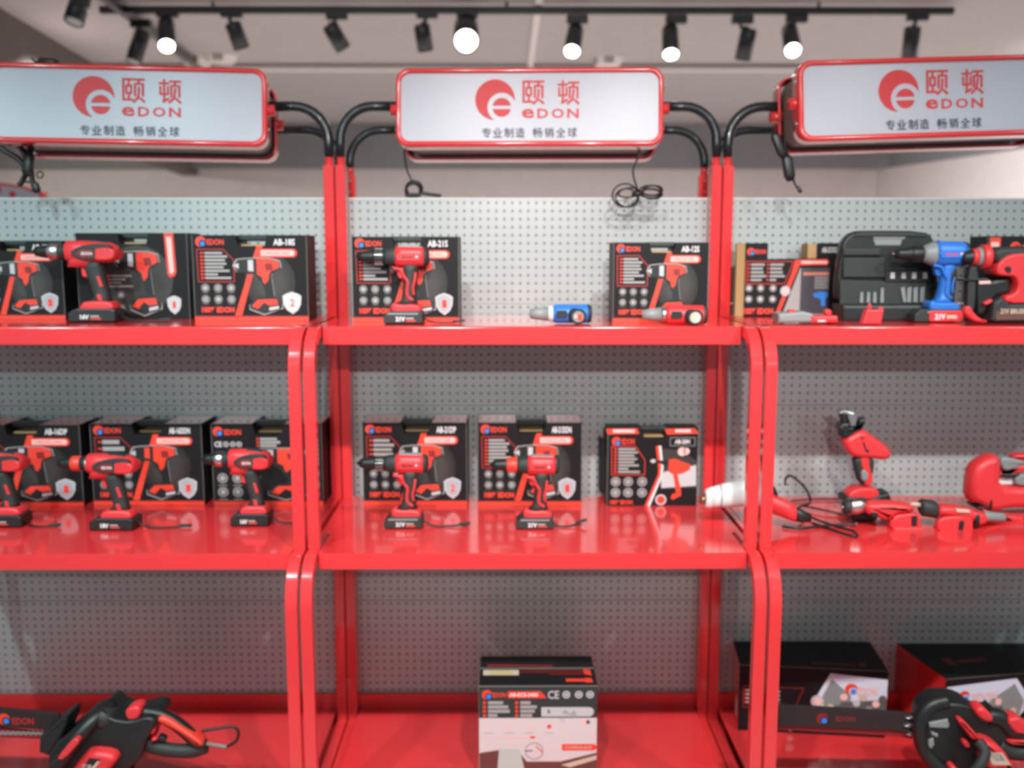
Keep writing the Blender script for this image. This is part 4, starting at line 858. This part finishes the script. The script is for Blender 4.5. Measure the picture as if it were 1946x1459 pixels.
t.part('handle', [([(690,485),(845,485),(835,600),(815,690),(735,690),(700,560)], -.017, .017, .008, RUB, 1), ([(735,480),(800,480),(800,560),(830,620),(815,690),(755,690),(780,620),(740,560)], -.0185, .0185, .004, TRED, 1)])
t.part('trigger', [([(735,575),(775,575),(795,620),(775,660),(738,655)], -.020, .010, .004, SPL, 1)])
t.part('battery_mount', [([(630,760),(690,705),(830,700),(870,740),(870,790),(640,790)], -.026, .026, .006, TRED, 1)])
t.part('battery_pack', [([(610,770),(640,760),(760,790),(880,745),(930,735),(945,775),(930,825),(640,830),(605,800)], -.03, .03, .006, BLK, 0)], rects=[([(740,800),(870,800),(870,825),(740,825)], -.0304, LGRY)])
# --- two red drills lying on their side, battery end forward
def lying_gun(label, ch, sx, Yd, dx=0, tail=False):
    t = Trace(1440, 740, 3.846, Yd, 'cordless_drill', label, 'cordless drill', 'red drills lying on the right second shelf', (1440+(800+dx)/3.846, 740+1000/3.846), Z2+.0005)
    def A(p): return [(x+dx, y+sx) for x, y in p]
    return t, A
t, A = lying_gun('red drill with silver collar lying on its side below the standing saw', 1, 0, 2.24)
t.part('chuck', [], lofts=[([(655,885,.03,.012,.012), (665,882,.03,.017,.017), (690,878,.03,.018,.018), (700,878,.03,.018,.018)], RUB), ([(640,885,.03,.003,.003), (660,884,.03,.006,.006)], SIL)])
t.part('silver_collar', [], lofts=[([(698,878,.03,.019,.019), (720,877,.03,.020,.020), (760,872,.03,.021,.021), (815,868,.03,.019,.019)], SIL)])
t.part('motor_housing', [([(800,850),(830,830),(1000,830),(1140,850),(1160,890),(1120,910),(1000,920),(1020,960),(940,965),(860,930),(800,915)], .0, .045, .012, TRED, 1)], rects=[([(900,866),(1015,862),(1015,872),(900,876)], -.0006, BLK)])
t.part('trigger', [([(825,890),(880,890),(890,940),(840,945)], .0, .02, .004, BLK, 1)])
def ring_grip(t, pts_out, pts_in, y0, y1, m_, parent=None):
    m = MB(); O = [Vector(p) for p in t.P(pts_out)]; I = [Vector(p) for p in t.P(pts_in)]; n = len(O); Y = t.Y
    vs = [(p.x, Y+y0, p.y) for p in O]+[(p.x, Y+y0, p.y) for p in I]+[(p.x, Y+y1, p.y) for p in O]+[(p.x, Y+y1, p.y) for p in I]
    fs = []
    for i in range(n):
        j = (i+1) % n; fs += [(i, j, n+j, n+i), (2*n+i, 3*n+i, 3*n+j, 2*n+j), (i, 2*n+i, 2*n+j, j), (n+i, n+j, 3*n+j, 3*n+i)]
    m.add(vs, fs, m_)
    o = m.build('guard_loop', t.o, org=t.org); bv = o.modifiers.new('round', 'BEVEL'); bv.width = .003; bv.segments = 2; bv.limit_method = 'ANGLE'
    return o
t.part('handle', [([(985,925),(1180,900),(1205,960),(1200,1040),(1180,1050),(1000,1045),(975,1010)], .004, .030, .006, TRED, 1)])
t.part('battery_foot', [([(975,1000),(1200,1000),(1210,1045),(1190,1055),(990,1052)], -.010, .034, .005, TRED, 0)])
t.part('grip_slot', [([(1130,925),(1168,925),(1165,1015),(1128,1018)], .0005, .006, .001, BLK, 0)])
t, A = lying_gun('red drill with black chuck lying on its side before the jigsaw', 2, 0, 2.23, 350)
t.part('chuck', [], lofts=[([(1150,860,.03,.004,.004), (1230,868,.03,.006,.006)], CREAM), ([(1225,880,.03,.016,.016), (1240,885,.03,.021,.021), (1330,900,.03,.021,.021), (1350,905,.03,.017,.017)], RUB)])
t.part('motor_housing', [([(1340,870),(1400,860),(1560,880),(1620,900),(1700,920),(1700,990),(1620,1010),(1580,960),(1480,950),(1400,930),(1340,935)], .005, .048, .010, TRED, 1), ([(1450,872),(1555,882),(1550,905),(1455,900)], .0, .01, .002, CREAM, 0)])
t.part('handle', [([(1340,940),(1500,925),(1590,930),(1590,1060),(1560,1095),(1330,1050),(1320,1020)], .006, .030, .006, TRED, 1)])
t.part('battery_foot', [([(1320,1020),(1560,1060),(1585,1040),(1588,1075),(1560,1102),(1325,1055)], -.010, .034, .004, TRED, 0)])
t.part('grip_slot', [([(1485,965),(1515,965),(1505,1050),(1470,1050)], .0025, .008, .001, BLK, 0)])
t.part('tail', [], lofts=[([(1690,950,.03,.014,.014), (1720,950,.03,.012,.012), (1840,958,.03,.010,.010), (1850,962,.03,.008,.008)], SPL), ([(1840,960,.03,.007,.007), (1900,978,.03,.002,.002)], BLK), ([(1595,960,.02,.018,.022), (1625,965,.02,.018,.022)], BLK)])
# --- jigsaw at the right edge
t = Trace(1440, 740, 3.846, 2.34, 'jigsaw', 'red jigsaw with an open handle, cut off by the right edge', 'jigsaw', None, (1900, 985), Z2+.0005)
t.part('body', [([(1515,800),(1530,600),(1570,530),(1660,475),(1720,468),(1745,500),(1750,590),(1735,690),(1900,700),(2300,690),(2300,820),(2000,850),(1800,850),(1700,880),(1640,860),(1600,830)], -.030, .030, .016, TRED, 1)])
t.part('top_handle', [([(1720,560),(1790,600),(1870,540),(1960,530),(2300,560),(2300,700),(2200,700),(2150,620),(1950,590),(1860,610),(1800,640),(1745,640)], -.018, .018, .008, TRED, 1), ([(1840,480),(1900,460),(2100,470),(2300,520),(2300,560),(1960,530),(1850,500)], -.016, .016, .006, TRED, 1)])
t.part('grip_insert', [([(1745,480),(1840,490),(1960,525),(1870,560),(1790,590),(1755,560)], -.020, .020, .006, SPL, 1), ([(1735,600),(1880,600),(1900,625),(1800,640),(1740,625)], -.019, .019, .004, BLK, 0)])
t.part('blade_guard', [([(1735,640),(1860,625),(1850,690),(1735,690)], -.008, .008, .002, WPL, 0), ([(1850,640),(1880,610),(1960,600),(1990,690),(1860,690)], -.020, .0, .004, SPL, 1)])
t.part('base_shoe', [([(1600,845),(1700,885),(1850,905),(2300,890),(2300,940),(1870,945),(1700,915),(1600,870)], -.035, .035, .003, TRED, 0), ([(1880,905),(2300,900),(2300,945),(1900,940)], -.036, .036, .003, BLK, 0), ([(1560,835),(1620,830),(1660,850),(1570,855)], -.03, .03, .003, BLK, 0), ([(1640,940),(1700,912),(1850,940),(2300,938),(2300,963),(1650,963)], -.02, .02, .002, RUB, 0)])
t.part('slot', [([(1655,790),(1670,785),(1668,850),(1650,850)], -.0325, -.028, .001, BLK, 0)])
# ================================================================== base deck
# tall white and black carton: crop (840,1180) scale 5.23
def chainsaw_carton():
    a = onz(911, 1480, ZD); w = onz(1133, 1480, ZD).x-a.x
    zt_ = at(1000, 1302, a.y).z; h = zt_-ZD; back = onz(1000, 1247, zt_).y; d = back-a.y
    o = thing('tall_carton', 'tall black and white printed carton standing alone on the middle base deck', 'box', (a.x, a.y, ZD+.0004), 0)
    P = lambda x, y: ((x-368)/(1505-368)*w, h-(y-640)/(1505-368)*w*1.0)
    m = MB(); m.box((0, 0, 0), (w, d, h), CART)
    m.box((-.0006, .0, .001), (0, d*.98, h-.001), KRAFT)
    y = -.0006
    zs = P(0, 972)[1]; m.rect(0, 0, w, zs, y, mat('print_pale', (.62, .57, .57), .5)); m.rect(0, zs, w, h, y, mat('print_slate_green', (.022, .032, .029), .5))
    m.line([(0, h-.002), (w, h-.002)], .003, y-.0003, EDGE)
    c = P(445, 735); logo(m, c[0], c[1], .0125, y-.0004, ORED, blue=BLU); m.text('EDON', *P(500, 762), *P(625, 712), y-.0004, ORED, bold=.03)
    m.poly([P(650, 700), P(960, 700), P(1020, 770), P(650, 770), P(638, 735)], y-.0004, ORED); m.text('AB-ECS-2400', *P(660, 755), *P(935, 715), y-.0008, WHT, bold=.03)
    m.text('CE', *P(1030, 778), *P(1138, 695), y-.0004, LGRY, bold=.02)
    for xx in (1208, 1328, 1436): c = P(xx, 735); m.ring(c[0], c[1], .006, .0095, y-.0004, LGRY, 16); m.rect(c[0]-.004, c[1]-.003, c[0]+.004, c[1]+.003, y-.0004, LGRY)
    for k, x0 in enumerate((455, 765)):
        for i in range(4): yy = 800+i*43; m.rect(*P(x0, yy+32), *P(x0+((145, 195, 210, 90), (100, 160, 140, 115))[k][i], yy), y-.0004, GRY); c = P(x0-35, yy+16); m.disc(c[0], c[1], .0042, y-.0004, ORED, 10)
    m.pill(*P(968, 958), *P(1475, 862), y-.0004, LGRY); m.rect(*P(1030, 925), *P(1050, 885), y-.0008, DGRY); m.poly([P(1165, 925), P(1200, 880), P(1240, 930), P(1290, 890), P(1310, 950)], y-.0008, GRY)
    for xx, mt in ((458, PINK), (655, PINK), (858, PINK), (1045, ORED)): c = P(xx, 1060); m.disc(c[0], c[1], .0055, y-.0004, mt, 10); m.rect(c[0]-.010, c[1]-.017, c[0]+.010, c[1]-.0155, y-.0004, GRY)
    m.rect(*P(410, 1174), *P(905, 1164), y-.0004, PINK); m.rect(*P(860, 1180), *P(910, 1158), y-.0006, ORED)
    m.disc(*P(1385, 1005), .008, y-.0004, PINK, 10); m.disc(*P(1420, 1015), .005, y-.0004, DGRY, 10)
    m.poly([P(1130, 975), P(1190, 975), P(1200, 1030), P(1160, 1010)], y-.0004, LGRY)
    m.poly([P(370, 1330), P(560, 1300), P(760, 1330), P(830, 1420), P(1160, 1420), P(1505, 1330), P(1505, 1560), P(370, 1560)], y-.0003, mat('print_brown_wood', (.13, .045, .035), .5)); m.poly([P(560, 1290), P(760, 1290), P(820, 1560), P(540, 1560)], y-.0005, mat('print_pale_green', (.45, .52, .48), .5))
    m.poly([P(1160, 1455), P(1505, 1355), P(1505, 1400), P(1250, 1480)], y-.0006, CREAM)
    c = P(900, 1310); m.disc(c[0], c[1], .0225, y-.0008, GRY, 24); m.disc(c[0], c[1], .0195, y-.0011, mat('print_pale', (.62, .57, .57), .5), 24); m.line([P(920, 1260), P(980, 1320)], .003, y-.0014, ORED); m.line([P(820, 1310), P(880, 1305)], .003, y-.0014, DGRY)
    m.pill(*P(1170, 1305), *P(1505, 1240), y-.0008, ORED); m.text('CORDLESS', *P(1195, 1288), *P(1460, 1258), y-.0012, CREAM, bold=.02)
    # top flaps
    T_ = lambda u, v: (u*w, (1-v)*d, h+.0006)
    def tp(pts, mt, e=0): m.add([(T_(*p)[0], T_(*p)[1], h+.0006+e) for p in pts], [tuple(range(len(pts)))], mt)
    tp([(0, .42), (1, .42), (1, .46), (0, .46)], EDGE); tp([(.03, .50), (.34, .50), (.34, .68), (.03, .68)], CREAM, .0003); tp([(.09, .52), (.28, .52), (.28, .66), (.09, .66)], mat('label_yellow', (.50, .44, .20), .5), .0006)
    for i in range(3): tp([(.35+.25*(i == 2), .50+i*.065), (.93, .50+i*.065), (.93, .53+i*.065), (.35+.25*(i == 2), .53+i*.065)], DRD, .0003)
    tp([(.90, .49), (.96, .49), (.97, .70), (.91, .66)], ORED, .0006); tp([(.74, .80), (.90, .80), (.90, .90), (.74, .90)], ORED, .0003); tp([(.90, .78), (.96, .78), (.97, .93), (.90, .93)], ORED, .0004); tp([(.06, .30), (.64, .34), (.64, .39), (.06, .38)], DRD, .0003)
    m.build('carton_body', o)
chainsaw_carton()
# two long black cartons on the right base deck
def long_carton(label, pfl, pfr, ptop_l, pback_l, side=1, flip=False, wide=None):
    a = onz(*pfl, ZD); b_ = onz(*pfr, ZD); d_ = (b_-a).normalized(); ang = math.atan2(d_.y, d_.x); w = wide or (b_-a).length
    h = at(ptop_l[0], ptop_l[1], a.y).z-ZD; bk = onz(pback_l[0], pback_l[1], ZD+h); n = Vector((-d_.y, d_.x, 0)); dep = (bk-Vector((a.x, a.y, ZD+h))).dot(n)
    dep = min(dep, .33)
    o = thing('long_carton', label, 'box', (a.x, a.y, ZD+.0004), ang, 'long black cartons on the right base deck')
    m = MB(); m.box((0, 0, 0), (w, dep, h), CART); m.add([(-.0005, 0, .001), (-.0005, dep, .001), (-.0005, dep, h-.001), (-.0005, 0, h-.001)], [(0, 1, 2, 3)], RED)
    m.add([(-.001, dep*.12, h*.15), (-.001, dep*.28, h*.12), (-.001, dep*.28, h*.42), (-.001, dep*.12, h*.45)], [(0, 1, 2, 3)], LGRY) if not flip else None
    y = -.0006; e = -.0004
    def pic(x0, x1, mir):
        X = (lambda u: x1-u*(x1-x0)) if mir else (lambda u: x0+u*(x1-x0)); Z = lambda v: h*(.30+.68*v)
        m.poly([(X(0), Z(.35)), (X(.2), Z(.92)), (X(1), Z(.84)), (X(1), Z(.02)), (X(.15), Z(.02))], y, SKY)
        m.poly([(X(.22), Z(.80)), (X(.5), Z(.45)), (X(.5), Z(.02)), (X(.15), Z(.02)), (X(.1), Z(.4))], y+e, SPL); m.poly([(X(.3), Z(.3)), (X(1), Z(.40)), (X(1), Z(.0)), (X(.2), Z(.0))], y+2*e, DGRY)
        for k in range(9): m.disc(X(.22+.09*k), Z(.18+.12*((k*7) % 3)), .010, y+3*e-.0001*k, (CREAM, SPL, PINK, DGRY, LGRY)[k % 5], 8)
        m.disc(X(.03), Z(.30), .017, y+4*e, LGRY, 14); m.disc(X(.03), Z(.30), .011, y+5*e, PINK, 12)
        logo(m, X(.50) if not mir else X(.80), Z(.60), .016, y+4*e, ORED, blue=BLU); xx = X(.58) if not mir else X(.70); m.text('EDON', xx, Z(.48), xx+(x1-x0)*.28, Z(.66), y+4*e, PINK, bold=.03)
    if not flip: pic(w*.52, w, False)
    else: pic(.004, w*.60, True)
    if not flip:
        m.line([(w*.03, h*.68), (w*.44, h*.68), (w*.38, h*.36), (w*.03, h*.36)], .003, y, DRD, True)
        for i in range(4): m.rect(w*.05, h*(.42+.06*i), w*.28, h*(.45+.06*i), y, GRY); m.disc(w*.045, h*(.435+.06*i), .003, y+e, ORED, 8)
        for i in range(3): m.disc(w*(.12+.12*i), h*.22, .011, y, LGRY, 14); m.disc(w*(.12+.12*i), h*.08, .009, y, LGRY, 14)
    def top(x0, v0, x1, v1, mt, ee=.0004): m.add([(x0, v0*dep, h+ee), (x1, v0*dep, h+ee), (x1, v1*dep, h+ee), (x0, v1*dep, h+ee)], [(0, 1, 2, 3)], mt)
    FD = mat('print_faint_red', (.12, .01, .01), .5)
    if flip: top(w*.14, .30, w*.20, .48, FD); top(w*.22, .34, w*.42, .42, FD)
    else: top(w*.50, .12, w*.80, .18, FD); top(w*.82, .08, w*.87, .22, FD)
    m.line([(0, h-.001), (w, h-.001)], .0016, y-.0003, EDGE)
    m.build('carton_body', o)
long_carton('long black carton with red end, on the right base deck behind the right bars', (1402, 1387), (1681, 1402), (1400, 1262), (1368, 1208))
long_carton('long black carton with red end, at the right edge of the base deck', (1790, 1413), (1946, 1399), (1790, 1290), (1722, 1218), flip=True, wide=.42)
# ---- chainsaws
def saw_bar(t, pts, guard, logo_at, txt):
    m = MB(); m.slab(t.P(pts), t.Y-.004, t.Y+.004, .002, mat('bar_cover_black', (.020, .014, .014), .35))
    c = t.T(*logo_at); logo(m, c[0], c[1], .014, t.Y-.0046, DRD if guard else ORED, blue=BLU); a = t.T(txt[0], txt[3]); c = t.T(txt[2], txt[1]); m.text('EDON', a[0], a[1], c[0], c[1], t.Y-.0046, mat('print_mid_red', (.42, .02, .02), .5) if not guard else DRD, bold=.03)
    m.build('guide_bar', t.o, org=t.org)
# left chainsaw: crop (0,1180) scale 3.742
YS = 2.16
t = Trace(0, 1180, 3.742, YS, 'chainsaw', 'black and red chainsaw lying on the left base deck, bar pointing left', 'chainsaw', None, (230, 1480), ZD+.002)
saw_bar(t, [(-500,590), (0,612), (430,650), (440,780), (0,745), (-500,720)], 0, (35,690), (95,680,245,730))
ch = MB()
for i in range(24):
    x = -20+i*18; p_ = t.T(x, 800+(i % 2)*6); ch.box((p_[0]-.003, t.Y+.004, p_[1]-.004), (p_[0]+.002, t.Y+.010, p_[1]+.004), SPL)
ch.slab(t.P([(-500,745), (0,765), (350,805), (350,850), (0,835), (-500,800)]), t.Y+.005, t.Y+.012, .002, DRD); ch.build('saw_chain', t.o, org=t.org)
t.part('hand_guard', [([(345,860),(350,750),(440,670),(530,610),(548,605),(540,670),(500,760),(430,860),(420,885)], -.05, .03, .006, BLK, 0)])
t.part('body_shell', [([(410,880),(460,790),(560,720),(640,640),(720,620),(760,570),(800,565),(850,620),(1000,640),(1100,600),(1170,625),(1140,700),(1100,760),(1060,900),(980,960),(900,1060),(880,1300),(430,1300),(430,1050)], -.055, .06, .006, BLK, 1)])
t.part('motor_cover', [([(560,1010),(690,830),(740,800),(890,815),(930,860),(900,900),(830,990),(780,1040),(640,1010)], -.085, -.02, .012, TRED, 1)], rects=[([(680,945),(745,840),(825,850),(740,955)], -.0856, BLK), ([(725,950),(800,860),(818,862),(748,955)], -.0862, CREAM)], texts=[('ECS 2400', 700, 880, 760, 920, -.0866, CREAM)])
t.part('motor_end', [([(540,1070),(590,990),(700,985),(770,1050),(740,1300),(520,1300)], -.095, .0, .02, RUB, 1)])
t.part('front_handle', [], tubes=[([(430,1150,-.05),(480,960,-.075),(560,850,-.085),(650,720,-.080),(740,620,-.05),(800,590,0)], .016, BLK)])
t.part('handle_stripe', [([(565,790),(670,665),(705,665),(715,690),(610,805),(575,805)], -.116, -.095, .003, TRED, 1)])
t.part('knuckle', [([(715,620),(740,575),(790,562),(850,600),(860,650),(820,700),(740,700)], -.06, .02, .016, RUB, 1)])
t.part('oil_cap', [([(935,600),(950,560),(1035,540),(1050,590),(1030,640),(960,648)], -.045, .0, .006, TRED, 1)])
m = MB()
def pth(t, pts): return [(t.T(x, y)[0], t.Y+d, t.T(x, y)[1]) for x, y, d in pts]
m.tube(pth(t, [(1040,620,-.02),(1160,640,-.02),(1260,690,-.02),(1350,760,-.02),(1420,830,-.02),(1470,860,-.02)]), .0165, BLK, 14, res=4)
m.tube(pth(t, [(1040,820,-.02),(1120,860,-.02),(1240,885,-.02),(1380,890,-.02),(1480,860,-.02)]), .0165, RUB, 14, res=4); rh = m.build('rear_handle', t.o, org=t.org)
t.part('grip_top', [([(1150,660),(1170,620),(1220,625),(1320,690),(1420,760),(1480,810),(1475,835),(1430,835),(1330,750),(1240,700)], -.042, .0, .008, RR, 1)], rh)
t.part('trigger', [([(1150,770),(1210,790),(1200,825),(1160,815)], -.03, -.01, .003, BLK, 1)], rh); t.part('lock_button', [([(1110,735),(1120,700),(1150,702),(1140,740)], -.046, -.03, .003, TRED, 1), ([(1120,770),(1150,758),(1165,780),(1130,792)], -.046, -.03, .003, TRED, 1)], rh)
t.part('power_cord', [], tubes=[([(1450,765,-.01),(1560,755,-.005),(1660,752,0),(1695,790,0),(1680,850,0),(1610,895,0)], .0035, CAB), ([(1480,840,-.02),(1530,865,-.01),(1610,895,0)], .0045, SPL)])
# right chainsaw: crop (1700,1200) scale 5.634
t = Trace(1700, 1200, 5.634, 2.14, 'chainsaw', 'black and red chainsaw at lower right, bar pointing left before the cartons', 'chainsaw', None, (1850, 1490), ZD+.002)
saw_bar(t, [(-1250,770), (0,850), (280,880), (280,1080), (0,1050), (-1250,1000)], 1, (-780,920), (-640,895,-430,950))
ch = MB(); ch.slab(t.P([(-1250,990), (0,1060), (200,1085), (200,1160), (0,1130), (-1250,1060)]), t.Y+.004, t.Y+.012, .002, DRD); ch.build('saw_chain', t.o, org=t.org)
t.part('guard_ring', [], tubes=[([(520,700,-.02),(370,740,-.02),(260,850,-.02),(230,1000,-.02),(270,1200,-.02),(360,1330,-.03),(470,1430,-.04),(600,1500,-.05)], .017, BLK)])
t.part('spike', [([(100,905),(180,885),(210,915),(150,925)], -.01, .0, .002, SIL, 0)]); t.part('spike', [([(85,990),(160,965),(200,990),(150,1010)], -.01, .0, .002, SIL, 0)]); t.part('spike', [([(105,1080),(160,1060),(195,1090),(150,1105)], -.01, .0, .002, SIL, 0)])
t.part('body_shell', [([(280,850),(420,720),(560,700),(760,730),(900,850),(1050,870),(1100,830),(1200,1000),(1150,1100),(1100,1350),(1160,1700),(600,1700),(450,1500),(330,1300),(280,1100)], -.03, .06, .008, BLK, 1)])
t.part('side_panel', [([(300,900),(500,860),(520,930),(500,960),(310,950)], -.036, -.028, .003, SPL, 0), ([(320,990),(400,1020),(395,1060),(330,1030)], -.036, -.028, .003, SPL, 0), ([(300,1080),(350,1060),(360,1130),(320,1180),(295,1140)], -.036, -.028, .003, SPL, 0)])
t.part('handle_stripe', [([(560,830),(600,815),(640,840),(780,1000),(780,1030),(720,1035),(680,990)], -.060, -.03, .006, TRED, 1)])
t.part('oil_cap', [([(750,740),(800,695),(850,700),(950,800),(930,860),(880,860),(800,820)], -.055, -.01, .008, TRED, 1)])
t.part('motor_cover', [([(780,1020),(880,1020),(1000,1090),(1130,1300),(1120,1345),(1000,1300),(860,1320),(800,1250),(830,1150)], -.075, -.02, .010, TRED, 1)], rects=[([(815,1115),(980,1120),(1070,1250),(880,1245)], -.0756, CREAM), ([(860,1125),(960,1130),(1010,1200),(910,1200)], -.0762, SPL)], texts=[('TOOL', 870, 1130, 960, 1190, -.0768, CREAM)])
t.part('front_handle', [], tubes=[([(760,1030,-.06),(800,1110,-.075),(730,1220,-.085),(640,1340,-.085),(600,1480,-.08),(580,1600,-.07)], .013, RUB)])
t.part('motor_end', [([(800,1500),(790,1340),(920,1270),(1060,1300),(1180,1480),(1200,1700),(800,1700)], -.095, .0, .02, RUB, 1)])
t.part('small_cap', [([(640,1080),(670,1060),(720,1100),(710,1150),(660,1140)], -.045, -.02, .004, TRED, 1)])
t.part('small_cap', [([(480,1320),(520,1300),(560,1330),(540,1380),(490,1390)], -.06, -.03, .004, TRED, 1)])
m = MB(); m.tube(pth(t, [(950,860,-.02),(1080,880,-.02),(1200,1000,-.02),(1400,1040,-.02),(1700,1060,-.02)]), .020, BLK, 14, res=4)
m.tube(pth(t, [(1050,1160,-.02),(1200,1240,-.02),(1400,1250,-.02),(1700,1260,-.02)]), .018, RUB, 14, res=4); rh = m.build('rear_handle', t.o, org=t.org)
t.part('grip_top', [([(1100,850),(1240,815),(1290,890),(1500,950),(1700,960),(1700,1020),(1300,1010),(1180,990)], -.045, .0, .006, TRED, 1), ([(1110,1080),(1400,1070),(1700,1090),(1700,1120),(1400,1130),(1150,1100)], -.042, .0, .004, TRED, 1)], rh)
# ================================================================== hanging cables
def plugcable(label, tubes, boxes=()):
    pts0 = at(*tubes[0][0][0]); o = thing('power_cable', label, 'power cable', pts0, 0)
    m = MB()
    for pts, r in tubes: m.tube([tuple(at(*p)) for p in pts], r, CAB, 8, res=6)
    m.build('cable', o, org=pts0)
    for (px, py, Y, dx, dz, rot) in boxes:
        c = at(px, py, Y); b_ = MB(); b_.loft([(Vector((0, 0, -dz)), AX, AY, dx*.6, dx*.5, 3), (Vector((0, 0, -dz*.6)), AX, AY, dx, dx*.7, 3), (Vector((0, 0, dz*.6)), AX, AY, dx*.9, dx*.7, 3), (Vector((0, 0, dz)), AX, AY, dx*.4, dx*.4, 2)], CAB, 16, X=Matrix.Translation(c)@Matrix.Rotation(math.radians(rot), 4, 'Y'))
        b_.build('plug', o, org=pts0)
    return o
def loop(cx, cy, rx, ry, Y, rot=0, n=10, a0=0, tot=360, dY=.01):
    out = []
    for i in range(n+1):
        a = math.radians(a0+tot*i/n); x = rx*math.cos(a); y = ry*math.sin(a); c, s = math.cos(math.radians(rot)), math.sin(math.radians(rot))
        out.append((cx+c*x-s*y, cy+s*x+c*y, Y+dY*math.sin(a)))
    return out
plugcable('black cable coil hanging under the right end of the middle sign', [
    ([(1216, 278, 2.50), (1212, 300, 2.50), (1204, 320, 2.50), (1204, 335, 2.50), (1212, 362, 2.50)], .0026),
    (loop(1188, 371, 24, 22, 2.50), .0022), (loop(1192, 376, 22, 17, 2.49, 10), .0022), (loop(1195, 366, 20, 9, 2.49, -8), .0024), (loop(1240, 362, 19, 9, 2.50, -5), .0024), (loop(1238, 368, 20, 9, 2.49, 4), .0030), (loop(1236, 364, 21, 12, 2.50, 0), .0022),
    ([(1202, 370, 2.49), (1212, 368, 2.485), (1222, 368, 2.49)], .0065)])
plugcable('black cable from the left end of the middle sign, coiled on the panel edge', [
    ([(768, 285, 2.55), (770, 305, 2.56), (774, 325, 2.58), (782, 342, 2.60)], .0022), (loop(787, 359, 15, 14, 2.61, 20, dY=.006), .0042), (loop(785, 362, 14, 13, 2.61, -10, dY=.006), .0036), ([(798, 366, 2.61), (815, 369, 2.61), (838, 372, 2.615)], .0045), ([(770, 372, 2.61), (785, 370, 2.61), (800, 371, 2.61)], .0045)])
plugcable('black tied cable bundle with plug under the left signboard', [
    ([(0, 280, 2.50), (15, 290, 2.50), (35, 302, 2.50), (48, 318, 2.50)], .007), (loop(76, 332, 6, 6, 2.50), .0018), (loop(54, 338, 10, 8, 2.49), .0025), ([(28, 270, 2.51), (45, 290, 2.50), (52, 320, 2.50), (42, 345, 2.50), (36, 352, 2.50)], .0065),
    ([(60, 275, 2.51), (56, 300, 2.50), (54, 330, 2.50)], .008), ([(48, 300, 2.50), (58, 320, 2.49), (62, 345, 2.49), (68, 360, 2.49)], .0065)], [(54, 312, 2.49, .014, .030, 10), (68, 356, 2.49, .010, .014, -15)])
plugcable('black plug and tied cord hanging at the left end of the right sign', [
    ([(1494, 256, 2.46), (1492, 275, 2.46), (1500, 300, 2.46)], .0022), ([(1504, 330, 2.46), (1510, 348, 2.46), (1517, 360, 2.46)], .0028)],
    [(1480, 275, 2.46, .013, .036, -25), (1498, 318, 2.46, .014, .034, -12), (1519, 360, 2.46, .005, .009, -30)])
pl = at(90, 117, 2.50); b = MB(); b.loft([(Vector((-.022, 0, 0)), AY, AZ, .006, .005, 2), (Vector((-.012, 0, 0)), AY, AZ, .012, .010, 3), (Vector((.018, 0, -.002)), AY, AZ, .012, .009, 3), (Vector((.030, 0, -.003)), AY, AZ, .008, .006, 2)], CAB, 14, X=Matrix.Translation(pl))
b.tube([pl+Vector((-.020, 0, 0)), pl+Vector((-.030, 0, -.001)), pl+Vector((-.038, 0, .008))], .0025, CAB, 8)
po = thing('power_plug', 'small black plug lying on top of the left signboard', 'power plug', pl); b.build('plug_body', po, org=pl)
# sign on another stand further back at the left
bs = at(-10, 372, 4.3); o = thing('signboard', 'distant white sign with red rim seen over the panels at far left', 'signboard', (bs.x, 4.3, 0))
m = MB(); w_ = .22; out = [(-w_*1.3, 1.50), (w_*.93, 1.50), (w_*.95, at(70, 365, 4.3).z), (w_*.55, at(40, 353, 4.3).z), (-.05, at(0, 342, 4.3).z), (-w_*1.3, at(0, 340, 4.3).z)]
m.slab(out, 0, .05, .004, RED); m.build('sign_frame', o)
m = MB(); ins = [(-w_*1.2, 1.51), (w_*.86, 1.51), (w_*.88, out[2][1]-.012), (w_*.52, out[3][1]-.010), (-.05, out[4][1]-.010), (-w_*1.2, out[5][1]-.010)]; m.poly(ins, -.001, SIGNW); m.rect(.0, out[4][1]-.055, .030, out[4][1]-.026, -.0015, SRED); m.rect(.065, out[3][1]-.05, .09, out[3][1]-.024, -.0015, SRED); m.build('sign_face', o)
m = MB(); m.box((-.02, .01, 0), (.02, .04, 1.6), RED); m.build('post', o)
